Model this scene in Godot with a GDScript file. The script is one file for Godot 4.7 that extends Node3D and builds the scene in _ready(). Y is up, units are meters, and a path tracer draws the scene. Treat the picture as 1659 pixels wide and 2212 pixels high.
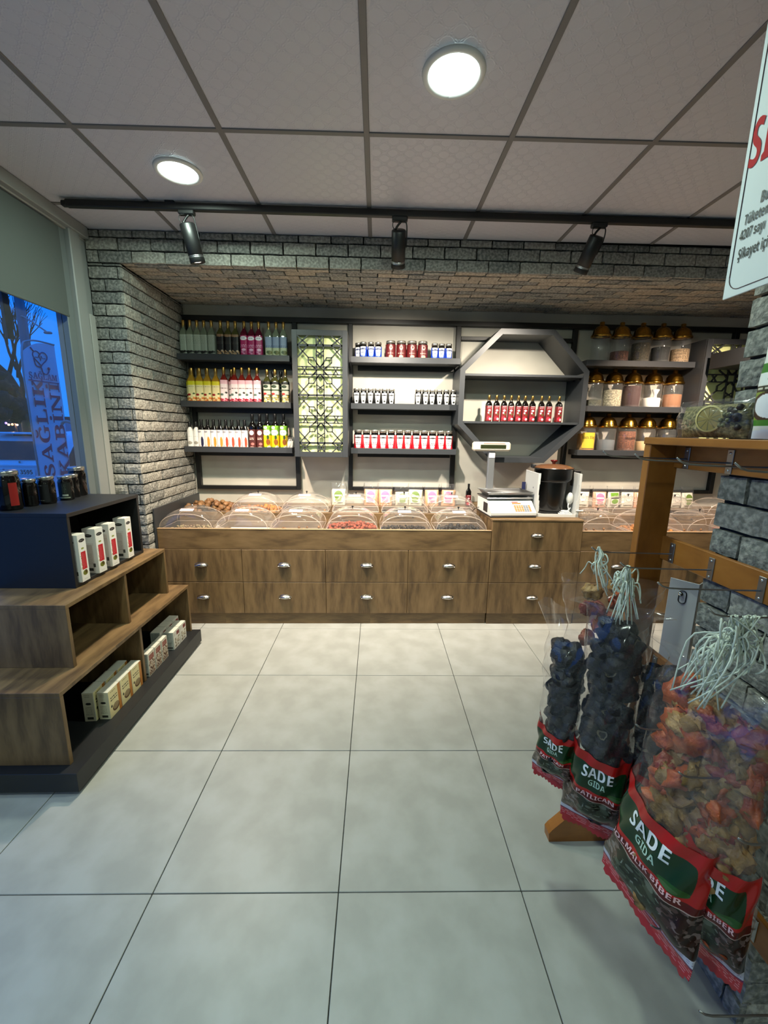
extends Node3D
# Shop interior seen from the customer side. x to the right, y up, the counter runs along x at z = -2.94, metres.

var M := {}
var names := {}
var rng := RandomNumberGenerator.new()
const ORD := ["first", "second", "third", "fourth", "fifth", "sixth", "seventh", "eighth", "ninth", "tenth", "eleventh", "twelfth"]
const CEIL := 2.674
const ZB := -3.73
const GRID_TURN := -0.0121

func _ready() -> void:
	rng.seed = 7
	set_view()
	set_light()
	make_materials()
	build_room()
	build_ceiling()
	build_counter()
	build_wall_units()
	build_goods()
	build_gondola()
	build_rack()
	build_bags()
	build_poster()
	build_street()

func set_view() -> void:
	var cam := Camera3D.new()
	cam.name = "camera"
	cam.fov = 102.985
	cam.near = 0.02
	cam.far = 400.0
	cam.position = Vector3(0, 1.478, 0)
	cam.rotation = Vector3(-0.1971, -0.0322, 0.0146)
	add_child(cam)
	cam.current = true
	var we := WorldEnvironment.new()
	we.name = "world"
	var e := Environment.new()
	var sky := Sky.new()
	var sm := ProceduralSkyMaterial.new()
	sm.sky_top_color = Color(0.10, 0.47, 0.97)
	sm.sky_horizon_color = Color(0.06, 0.50, 0.93)
	sm.sky_curve = 0.12
	sm.ground_bottom_color = Color(0.03, 0.07, 0.16)
	sm.ground_horizon_color = Color(0.05, 0.2, 0.45)
	sm.sun_angle_max = 0.0
	sky.sky_material = sm
	e.background_mode = Environment.BG_SKY
	e.sky = sky
	e.background_energy_multiplier = 1.25
	e.tonemap_mode = Environment.TONE_MAPPER_LINEAR
	e.tonemap_exposure = 1.0
	e.sdfgi_enabled = true
	e.ssao_enabled = true
	e.ssil_enabled = true
	we.environment = e
	add_child(we)

var LED := Color(0.90, 1.0, 0.93)
var LED_E := 1.85

func set_light() -> void:
	pass

# ------------------------------------------------------------------ naming
func numbered(called: String, parent: Node) -> String:
	var k := str(parent.get_instance_id()) + called
	var n: int = names.get(k, 0)
	names[k] = n + 1
	return called if n == 0 else "%s_%03d" % [called, n]

func put(o: Node3D, called: String, parent: Node = null) -> Node3D:
	var p: Node = parent if parent else self
	o.name = numbered(called, p)
	p.add_child(o, true)
	return o

func obj(called: String, m: Mesh, mat: Material, parent: Node = null, at := Vector3.ZERO, basis := Basis()) -> MeshInstance3D:
	var o := MeshInstance3D.new()
	o.mesh = m
	if mat: o.material_override = mat
	o.transform = Transform3D(basis, at)
	put(o, called, parent)
	return o

func tag(o: Node, label: String, category: String, group := "", kind := "") -> Node:
	o.set_meta("label", label)
	o.set_meta("category", category)
	if group: o.set_meta("group", group)
	if kind: o.set_meta("kind", kind)
	return o

func thing(called: String, label: String, category: String, at := Vector3.ZERO, turn := 0.0, group := "") -> Node3D:
	var o := Node3D.new()
	put(o, called)
	o.position = at
	o.rotation.y = turn
	tag(o, label, category, group)
	return o

func struct(called: String, m: Mesh, mat: Material, at := Vector3.ZERO, basis := Basis()) -> MeshInstance3D:
	var o := obj(called, m, mat, null, at, basis)
	o.set_meta("kind", "structure")
	return o

func copy(o: Node3D, label: String, at: Vector3, turn := 0.0) -> Node3D:
	var c: Node3D = o.duplicate()
	c.name = numbered(String(o.get_meta("base_name")), self)
	add_child(c, true)
	c.position = at
	c.rotation.y = turn
	c.set_meta("label", label)
	return c

# ------------------------------------------------------------------ mesh building
func st() -> SurfaceTool:
	var s := SurfaceTool.new()
	s.begin(Mesh.PRIMITIVE_TRIANGLES)
	return s

func fin(s: SurfaceTool, tangents := false) -> ArrayMesh:
	s.generate_normals()
	if tangents: s.generate_tangents()
	return s.commit()

# corners counter-clockwise as seen from outside
func quad(s: SurfaceTool, a: Vector3, b: Vector3, c: Vector3, d: Vector3, ua := Vector2(0, 1), uc := Vector2(1, 0)) -> void:
	var uv := [ua, Vector2(uc.x, ua.y), uc, Vector2(ua.x, uc.y)]
	var p := [a, b, c, d]
	for i in [0, 2, 1, 0, 3, 2]:
		s.set_uv(uv[i])
		s.add_vertex(p[i])

func tri(s: SurfaceTool, a: Vector3, b: Vector3, c: Vector3) -> void:
	for p in [a, c, b]:
		s.set_uv(Vector2(p.x, p.y))
		s.add_vertex(p)

# box with chamfered edges, c centre, z size, b chamfer
func bx(s: SurfaceTool, c: Vector3, size: Vector3, b := 0.0, xf := Transform3D()) -> void:
	s.set_smooth_group(-1)
	var h := size * 0.5
	b = minf(b, minf(h.x, minf(h.y, h.z)) * 0.9)
	var ax := [Vector3(1, 0, 0), Vector3(0, 1, 0), Vector3(0, 0, 1)]
	for i in 3:
		var n: Vector3 = ax[i]
		var u: Vector3 = ax[(i + 1) % 3]
		var v: Vector3 = ax[(i + 2) % 3]
		var hn: float = h[i]
		var hu: float = h[(i + 1) % 3] - b
		var hv: float = h[(i + 2) % 3] - b
		for sg in [1.0, -1.0]:
			var o: Vector3 = c + n * hn * sg
			var uu: Vector3 = u * hu * sg
			quad(s, xf * (o - uu - v * hv), xf * (o + uu - v * hv), xf * (o + uu + v * hv), xf * (o - uu + v * hv), Vector2(0, 1), Vector2(1, 0))
	if b > 0.0:
		for i in 3:
			var w: Vector3 = ax[i]
			var u2: Vector3 = ax[(i + 1) % 3]
			var v2: Vector3 = ax[(i + 2) % 3]
			var hw: float = h[i] - b
			var hu2: float = h[(i + 1) % 3]
			var hv2: float = h[(i + 2) % 3]
			for su in [1.0, -1.0]:
				for sv in [1.0, -1.0]:
					var p: Vector3 = c + u2 * hu2 * su + v2 * (hv2 - b) * sv
					var q: Vector3 = c + u2 * (hu2 - b) * su + v2 * hv2 * sv
					var ww: Vector3 = w * hw * su * sv
					quad(s, xf * (p - ww), xf * (q - ww), xf * (q + ww), xf * (p + ww))
		for sx in [1.0, -1.0]:
			for sy in [1.0, -1.0]:
				for sz in [1.0, -1.0]:
					var k := Vector3(h.x * sx, h.y * sy, h.z * sz)
					var a := c + k - Vector3(0, b * sy, b * sz)
					var d := c + k - Vector3(b * sx, 0, b * sz)
					var g := c + k - Vector3(b * sx, b * sy, 0)
					if sx * sy * sz > 0: tri(s, xf * a, xf * d, xf * g)
					else: tri(s, xf * a, xf * g, xf * d)

func box(size: Vector3, b := 0.0, c := Vector3.ZERO) -> ArrayMesh:
	var s := st()
	bx(s, c, size, b)
	return fin(s)

# box given by its two corners
func bx2(s: SurfaceTool, lo: Vector3, hi: Vector3, b := 0.0) -> void:
	bx(s, (lo + hi) * 0.5, hi - lo, b)

func box2(lo: Vector3, hi: Vector3, b := 0.0) -> ArrayMesh:
	return box(hi - lo, b, (lo + hi) * 0.5)

# a sheet of nu x nv cells over fn(u, v); seen from outside u runs right and v runs down
func sheet(s: SurfaceTool, nu: int, nv: int, fn: Callable, flat := false) -> void:
	s.set_smooth_group(-1 if flat else 0)
	var p: Array[Vector3] = []
	for j in nv + 1:
		for i in nu + 1:
			p.append(fn.call(float(i) / nu, float(j) / nv))
	for j in nv:
		for i in nu:
			var k := j * (nu + 1) + i
			quad(s, p[k + nu + 1], p[k + nu + 2], p[k + 1], p[k], Vector2(float(i) / nu, float(j + 1) / nv), Vector2(float(i + 1) / nu, float(j) / nv))

# profile of Vector2(radius, height) from bottom to top turned about y; squareness n per profile; seen from outside u runs right from angle a0
func lathe(s: SurfaceTool, prof: Array, segs: int, n := 2.0, a0 := -PI, a1 := PI, at := Vector3.ZERO, smooth := true) -> void:
	s.set_smooth_group(0 if smooth else -1)
	var rows := prof.size()
	for j in rows - 1:
		for i in segs:
			var q: Array[Vector3] = []
			for k in [[i, j], [i + 1, j], [i + 1, j + 1], [i, j + 1]]:
				var a: float = lerpf(a0, a1, float(k[0]) / segs)
				var pr: Vector2 = prof[k[1]]
				var nn := n
				var r := pr.x
				if nn > 2.05:
					r = pr.x / pow(pow(absf(sin(a)), nn) + pow(absf(cos(a)), nn), 1.0 / nn)
				q.append(at + Vector3(sin(a) * r, pr.y, cos(a) * r))
			quad(s, q[0], q[1], q[2], q[3], Vector2(float(i) / segs, 1.0 - float(j) / (rows - 1)), Vector2(float(i + 1) / segs, 1.0 - float(j + 1) / (rows - 1)))

func turned(prof: Array, segs := 20, n := 2.0) -> ArrayMesh:
	var s := st()
	lathe(s, prof, segs, n)
	return fin(s)

func tube(s: SurfaceTool, pts: Array, r: float, segs := 8, r_end := -1.0) -> void:
	s.set_smooth_group(0)
	var prev: Array[Vector3] = []
	var side := Vector3.UP
	for j in pts.size():
		var p: Vector3 = pts[j]
		var d: Vector3 = (pts[mini(j + 1, pts.size() - 1)] - pts[maxi(j - 1, 0)])
		d = d.normalized() if d.length() > 1e-9 else Vector3.UP
		if j == 0: side = (Vector3.UP if absf(d.y) < 0.9 else Vector3.RIGHT)
		var u := (side - d * side.dot(d)).normalized()
		side = u
		var v := d.cross(u)
		var rr := r if r_end < 0.0 else lerpf(r, r_end, float(j) / (pts.size() - 1))
		var ring: Array[Vector3] = []
		for i in segs:
			var a := TAU * i / segs
			ring.append(p + (u * cos(a) + v * sin(a)) * rr)
		if j > 0:
			for i in segs:
				var k := (i + 1) % segs
				quad(s, prev[i], prev[k], ring[k], ring[i])
		if j == 0 or j == pts.size() - 1:
			for i in range(1, segs - 1):
				if j == 0: tri(s, ring[0], ring[i + 1], ring[i])
				else: tri(s, ring[0], ring[i], ring[i + 1])
		prev = ring

func wire(pts: Array, r: float, segs := 8) -> ArrayMesh:
	var s := st()
	tube(s, pts, r, segs)
	return fin(s)

# smooth curve through points
func curve(pts: Array, n: int) -> Array:
	var out := []
	var m := pts.size() - 1
	for i in n + 1:
		var t := float(i) / n * m
		var k := mini(int(t), m - 1)
		var a: Vector3 = pts[maxi(k - 1, 0)]
		var b: Vector3 = pts[k]
		var c: Vector3 = pts[k + 1]
		var d: Vector3 = pts[mini(k + 2, m)]
		out.append(b.cubic_interpolate(c, a, d, t - k))
	return out

func blob(s: SurfaceTool, c: Vector3, r: Vector3, nu := 10, nv := 6, bump := 0.0, xf := Basis()) -> void:
	s.set_smooth_group(0)
	var ph := rng.randf() * 9.0
	var fn := func(u: float, v: float) -> Vector3:
		var a := u * TAU
		var t := v * PI
		var d := Vector3(sin(t) * sin(a), cos(t), sin(t) * cos(a))
		var k := 1.0 + bump * sin(t) * sin(a * 3.0 + ph) * cos(t * 4.0 + ph)
		return c + xf * (d * r * k)
	sheet(s, nu, nv, fn)

func text_mesh(t: String, h: float, serif := false, bold := true, depth := 0.0006) -> TextMesh:
	var f := SystemFont.new()
	f.font_names = PackedStringArray(["Droid Serif" if serif else "Droid Sans"])
	f.font_weight = 700 if bold else 400
	var m := TextMesh.new()
	m.font = f
	m.font_size = 48
	m.pixel_size = h / 36.0
	m.depth = depth
	m.text = t
	m.curve_step = 2.0
	return m

# flat lettering bent onto a surface: fn(x, y) gives the point
func bent_text(t: String, h: float, sx: float, fn: Callable, serif := false, bold := true) -> ArrayMesh:
	var m := text_mesh(t, h, serif, bold, 0.0)
	var a := m.get_mesh_arrays()
	var v: PackedVector3Array = a[Mesh.ARRAY_VERTEX]
	var ix: PackedInt32Array = a[Mesh.ARRAY_INDEX] if a[Mesh.ARRAY_INDEX] != null else PackedInt32Array(range(v.size()))
	var s := st()
	s.set_smooth_group(-1)
	for i in ix.size():
		var p := v[ix[i]]
		s.add_vertex(fn.call(p.x * sx, p.y))
	return fin(s)

# ------------------------------------------------------------------ materials
func mat(c: Color, rough := 0.6, metal := 0.0) -> StandardMaterial3D:
	var m := StandardMaterial3D.new()
	m.albedo_color = c
	m.roughness = rough
	m.metallic = metal
	return m

func glow(c: Color, e: float) -> StandardMaterial3D:
	var m := mat(c, 0.5)
	m.emission_enabled = true
	m.emission = c
	m.emission_energy_multiplier = e
	return m

func pane(a := 0.04, c := Color(0.95, 0.97, 0.98), rough := 0.03) -> StandardMaterial3D:
	var m := mat(Color(c.r, c.g, c.b, a), rough)
	m.transparency = BaseMaterial3D.TRANSPARENCY_ALPHA
	m.cull_mode = BaseMaterial3D.CULL_DISABLED
	return m

func noise(freq: float, oct := 4, sd := 1, type := FastNoiseLite.TYPE_SIMPLEX_SMOOTH) -> FastNoiseLite:
	var n := FastNoiseLite.new()
	n.noise_type = type
	n.frequency = freq
	n.fractal_octaves = oct
	n.seed = sd
	return n

func noise_tex(n: FastNoiseLite, size: int, ramp: Array = []) -> NoiseTexture2D:
	var t := NoiseTexture2D.new()
	t.width = size
	t.height = size
	t.seamless = true
	t.noise = n
	if ramp:
		var g := Gradient.new()
		var off := PackedFloat32Array()
		var col := PackedColorArray()
		for r in ramp:
			off.append(r[0])
			col.append(r[1])
		g.offsets = off
		g.colors = col
		t.color_ramp = g
	return t

func tri_map(m: StandardMaterial3D, scale: float, world := true) -> StandardMaterial3D:
	m.uv1_triplanar = true
	m.uv1_world_triplanar = world
	m.uv1_scale = Vector3.ONE * scale
	return m

func wood_image(w: int, h: int, base: Color, dark: Color, light: Color, sd: int, plank: float) -> Image:
	var im := Image.create(w, h, false, Image.FORMAT_RGB8)
	var n1 := noise(0.02, 3, sd)
	var n2 := noise(0.11, 2, sd + 5)
	var n3 := noise(0.02, 2, sd + 9)
	for y in h:
		for x in w:
			# wrap both ways by mixing
			var wx := float(x) / w
			var wy := float(y) / h
			var warp := n3.get_noise_2d(x * 0.6, y * 0.35) * 7.0
			var g := n1.get_noise_2d(x * 3.0 + warp, y * 0.28)
			var g2 := n1.get_noise_2d((x - w) * 3.0 + warp, y * 0.28)
			g = lerpf(g, g2, smoothstep(0.85, 1.0, wx))
			var f := n2.get_noise_2d(x * 5.0 + warp * 2.0, y * 0.22)
			var p := n3.get_noise_2d(floorf(wx * plank) * 91.0, 5.0)
			var t := 0.5 + g * 0.75 + f * 0.22 + p * 0.35
			var yy := smoothstep(0.92, 1.0, wy)
			t = lerpf(t, 0.5 + n1.get_noise_2d(x * 3.0 + warp, (y - h) * 0.28) * 0.75 + f * 0.22 + p * 0.35, yy)
			var c := base.lerp(light, clampf(t - 0.5, 0.0, 1.0) * 1.3) if t > 0.5 else base.lerp(dark, clampf(0.5 - t, 0.0, 1.0) * 1.5)
			im.set_pixel(x, y, c)
	return im

func swapped(im: Image) -> Image:
	var o: Image = im.duplicate()
	o.rotate_90(CLOCKWISE)
	return o

func wood(im: Image, scale: float, rough: float) -> StandardMaterial3D:
	var m := mat(Color.WHITE, rough)
	m.albedo_texture = ImageTexture.create_from_image(im)
	tri_map(m, scale, true)
	return m

# small printed pictures; ops in fractions of the picture: r rectangle, e ellipse, b blobs, t lines of small print, p polygon-like shield
func print_tex(w: int, h: int, base: Color, ops: Array, sd := 3) -> ImageTexture:
	var im := Image.create(w, h, false, Image.FORMAT_RGB8)
	im.fill(base)
	var r := RandomNumberGenerator.new()
	r.seed = sd
	for o in ops:
		match o[0]:
			"r": im.fill_rect(Rect2i(int(o[1] * w), int(o[2] * h), int(ceil((o[3] - o[1]) * w)), int(ceil((o[4] - o[2]) * h))), o[5])
			"e": ell(im, o[1] * w, o[2] * h, o[3] * w, o[4] * h, o[5])
			"b":
				for k in o[6]:
					var q: float = o[7] * w * r.randf_range(0.7, 1.3)
					var c: Color = o[5]
					c = c.lerp(Color.BLACK if r.randf() < 0.5 else Color.WHITE, r.randf() * 0.4)
					ell(im, r.randf_range(o[1], o[3]) * w, r.randf_range(o[2], o[4]) * h, q, q * r.randf_range(0.6, 1.1), c)
			"t":
				for k in o[5]:
					var y := int((o[2] + k * o[6]) * h)
					var x: float = o[1]
					while x < o[3]:
						var l := r.randf_range(0.03, 0.12)
						im.fill_rect(Rect2i(int(x * w), y, maxi(1, int(minf(l, o[3] - x) * w)), maxi(1, int(o[7] * h))), o[4])
						x += l + 0.03
			"s":   # shield that narrows downwards: x0 y0 x1 y1 colour narrowing
				for y in range(int(o[2] * h), int(o[4] * h)):
					var f: float = (y - o[2] * h) / ((o[4] - o[2]) * h)
					var nr: float = o[6] * f * f * (o[3] - o[1]) * 0.5
					im.fill_rect(Rect2i(int((o[1] + nr) * w), y, maxi(1, int((o[3] - o[1] - 2.0 * nr) * w)), 1), o[5])
	return ImageTexture.create_from_image(im)

func ell(im: Image, cx: float, cy: float, rx: float, ry: float, c: Color) -> void:
	for y in range(maxi(0, int(cy - ry)), mini(im.get_height(), int(cy + ry) + 1)):
		var k := 1.0 - pow((y + 0.5 - cy) / maxf(ry, 0.5), 2.0)
		if k <= 0.0: continue
		var dx := rx * sqrt(k)
		var x0 := clampi(int(round(cx - dx)), 0, im.get_width())
		var x1 := clampi(int(round(cx + dx)), 0, im.get_width())
		if x1 > x0: im.fill_rect(Rect2i(x0, y, x1 - x0, 1), c)

func printed(t: Texture2D, rough := 0.45) -> StandardMaterial3D:
	var m := mat(Color.WHITE, rough)
	m.albedo_texture = t
	m.texture_repeat = false
	return m

func make_materials() -> void:
	var oak := wood_image(256, 512, Color(0.445, 0.35, 0.225), Color(0.31, 0.235, 0.145), Color(0.525, 0.42, 0.285), 11, 6.0)
	M.oak_v = wood(oak, 0.9, 0.5)
	M.oak_h = wood(swapped(oak), 0.9, 0.5)
	M.oak_h90 = wood(oak, 0.9, 0.5)
	M.oak_edge = mat(Color(0.66, 0.54, 0.41), 0.5)
	var pine := wood_image(128, 512, Color(0.57, 0.355, 0.14), Color(0.47, 0.28, 0.09), Color(0.63, 0.41, 0.18), 23, 1.0)
	M.pine_v = wood(pine, 1.2, 0.35)
	M.pine_h = wood(swapped(pine), 1.2, 0.35)
	M.pine_h90 = wood(swapped(pine), 1.2, 0.35)
	M.slate = mat(Color(0.195, 0.207, 0.222), 0.42)
	M.slate_dark = mat(Color(0.10, 0.107, 0.115), 0.45)
	M.black = mat(Color(0.045, 0.048, 0.052), 0.45)
	M.chrome = mat(Color(0.78, 0.77, 0.75), 0.22, 1.0)
	M.steel = mat(Color(0.62, 0.62, 0.62), 0.35, 1.0)
	M.brass = mat(Color(0.72, 0.55, 0.22), 0.18, 1.0)
	M.gold = mat(Color(0.78, 0.62, 0.34), 0.3, 1.0)
	M.white = mat(Color(0.86, 0.86, 0.84), 0.45)
	M.pink_tag = mat(Color(0.93, 0.80, 0.82), 0.5)
	M.glass = pane(0.02)
	M.glass.metallic_specular = 0.18
	M.acrylic = pane(0.05, Color(0.95, 0.93, 0.92), 0.05)
	M.film = pane(0.022, Color(0.93, 0.93, 0.95), 0.10)
	var wall_n := noise_tex(noise(0.012, 3, 4), 256, [[0.2, Color(0.70, 0.685, 0.645)], [0.8, Color(0.75, 0.735, 0.69)]])
	M.wall = mat(Color.WHITE, 0.8)
	M.wall.albedo_texture = wall_n
	tri_map(M.wall, 0.7)
	M.plain_wall = mat(Color(0.62, 0.61, 0.58), 0.85)
	M.mortar = mat(Color(0.17, 0.17, 0.165), 0.95)
	var relief := noise_tex(noise(0.03, 5, 31, FastNoiseLite.TYPE_PERLIN), 512)
	var tones := [[Color(0.38, 0.385, 0.37), Color(0.60, 0.595, 0.57)], [Color(0.44, 0.44, 0.42), Color(0.65, 0.64, 0.61)], [Color(0.34, 0.345, 0.335), Color(0.55, 0.55, 0.53)], [Color(0.52, 0.51, 0.48), Color(0.70, 0.69, 0.65)]]
	for i in 4:
		var b := mat(Color.WHITE, 0.85)
		b.albedo_texture = noise_tex(noise(0.035, 4, 40 + i), 256, [[0.25, tones[i][0]], [0.75, tones[i][1]]])
		b.heightmap_enabled = true
		b.heightmap_texture = relief
		b.heightmap_scale = 0.35
		tri_map(b, 5.0)
		M["brick%d" % i] = b
	M.brick4 = M.brick3.duplicate()
	M.brick4.albedo_texture = noise_tex(noise(0.035, 4, 47), 256, [[0.25, Color(0.60, 0.56, 0.50)], [0.75, Color(0.76, 0.72, 0.65)]])
	M.tile = mat(Color.WHITE, 0.42)
	M.tile.albedo_texture = noise_tex(noise(0.012, 5, 60), 512, [[0.2, Color(0.60, 0.605, 0.585)], [0.5, Color(0.625, 0.63, 0.61)], [0.8, Color(0.65, 0.655, 0.64)]])
	tri_map(M.tile, 0.8)
	M.grout = mat(Color(0.20, 0.21, 0.20), 0.9)
	M.ctile = mat(Color(0.775, 0.77, 0.805), 0.42)
	M.ctile.heightmap_enabled = true
	M.ctile.heightmap_texture = ceiling_relief()
	M.ctile.heightmap_scale = 0.09
	M.cbar = mat(Color(0.44, 0.43, 0.43), 0.5)
	M.frame_grey = mat(Color(0.55, 0.56, 0.55), 0.5)
	M.blind = mat(Color(0.31, 0.335, 0.325), 0.8)
	M.string = mat(Color(0.83, 0.86, 0.81), 0.9)
	M.red = mat(Color(0.72, 0.08, 0.10), 0.4)
	M.label_white = mat(Color(0.93, 0.94, 0.94), 0.4)
	M.ink = mat(Color(0.06, 0.06, 0.07), 0.5)
	M.lime = mat(Color(0.90, 0.935, 0.66), 0.55)

func ceiling_relief() -> ImageTexture:
	var n := 384
	var im := Image.create(n, n, false, Image.FORMAT_RGB8)
	for y in n:
		for x in n:
			var u := float(x) / n * 8.0
			var v := float(y) / n * 8.0
			var best := 0.0
			for sh in [Vector2(0, 0), Vector2(0.5, 0.5)]:
				var fx: float = fposmod(u + sh.x, 1.0) - 0.5
				var fy: float = fposmod(v + sh.y, 1.0) - 0.5
				for e in [Vector2(0.50, 0.34), Vector2(0.34, 0.50)]:
					var d: float = sqrt(fx * fx / (e.x * e.x) + fy * fy / (e.y * e.y))
					best = maxf(best, 1.0 - smoothstep(0.0, 0.09, absf(d - 0.96)))
			im.set_pixel(x, y, Color(best, best, best))
	return ImageTexture.create_from_image(im)

# ------------------------------------------------------------------ bricks
var brick_meshes: Array[ArrayMesh] = []

func make_brick(sd: int) -> ArrayMesh:
	var r := RandomNumberGenerator.new()
	r.seed = sd
	var L := 0.196
	var H := 0.063
	var D := 0.024
	var nx := 6
	var ny := 3
	var p := []
	for j in ny + 1:
		var row := []
		for i in nx + 1:
			var ex := 1.0 if i == 0 or i == nx else 0.0
			var ey := 1.0 if j == 0 or j == ny else 0.0
			row.append(Vector3((float(i) / nx - 0.5) * L + r.randf_range(-0.0018, 0.0018), (float(j) / ny - 0.5) * H + r.randf_range(-0.0018, 0.0018), D - 0.004 * maxf(ex, ey) + r.randf_range(-0.0016, 0.0012)))
		p.append(row)
	var s := st()
	s.set_smooth_group(-1)
	for j in ny:
		for i in nx:
			quad(s, p[j][i], p[j][i + 1], p[j + 1][i + 1], p[j + 1][i])
	for i in nx:
		var a: Vector3 = p[0][i]
		var b: Vector3 = p[0][i + 1]
		quad(s, Vector3(a.x, a.y, 0), Vector3(b.x, b.y, 0), b, a)
		a = p[ny][i]
		b = p[ny][i + 1]
		quad(s, a, b, Vector3(b.x, b.y, 0), Vector3(a.x, a.y, 0))
	for j in ny:
		var c: Vector3 = p[j][0]
		var d: Vector3 = p[j + 1][0]
		quad(s, Vector3(c.x, c.y, 0), c, d, Vector3(d.x, d.y, 0))
		c = p[j][nx]
		d = p[j + 1][nx]
		quad(s, c, Vector3(c.x, c.y, 0), Vector3(d.x, d.y, 0), d)
	return fin(s)

# courses of bricks on a face: o its lower left corner, ux along the courses, uy across them, n outwards
func lay(parent: Node3D, o: Vector3, ux: Vector3, uy: Vector3, w: float, h: float, shift := 0, kinds := [0, 0, 1, 1, 2, 3]) -> void:
	if brick_meshes.is_empty():
		for i in 5: brick_meshes.append(make_brick(100 + i))
	var n := ux.cross(uy)
	var step := 0.0725
	var len := 0.205
	var rows := int(ceil(h / step - 0.15))
	for j in rows:
		var y0 := j * step
		var hh := minf(step, h - y0)
		var x := -(len * 0.5 if (j + shift) % 2 == 0 else 0.0) - rng.randf() * 0.03
		while x < w - 0.02:
			var x0 := maxf(x, 0.0)
			var x1 := minf(x + len, w)
			x += len
			if x1 - x0 < 0.025: continue
			var sx := (x1 - x0 - 0.009) / 0.196
			var sy := (hh - 0.0095) / 0.063
			var b := Basis(ux * sx, uy * sy, n * rng.randf_range(0.75, 1.1))
			var c := o + ux * ((x0 + x1) * 0.5) + uy * (y0 + hh * 0.5)
			obj("brick", brick_meshes[rng.randi() % 5], M["brick%d" % (kinds[rng.randi() % 6])], parent, c, b)

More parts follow.
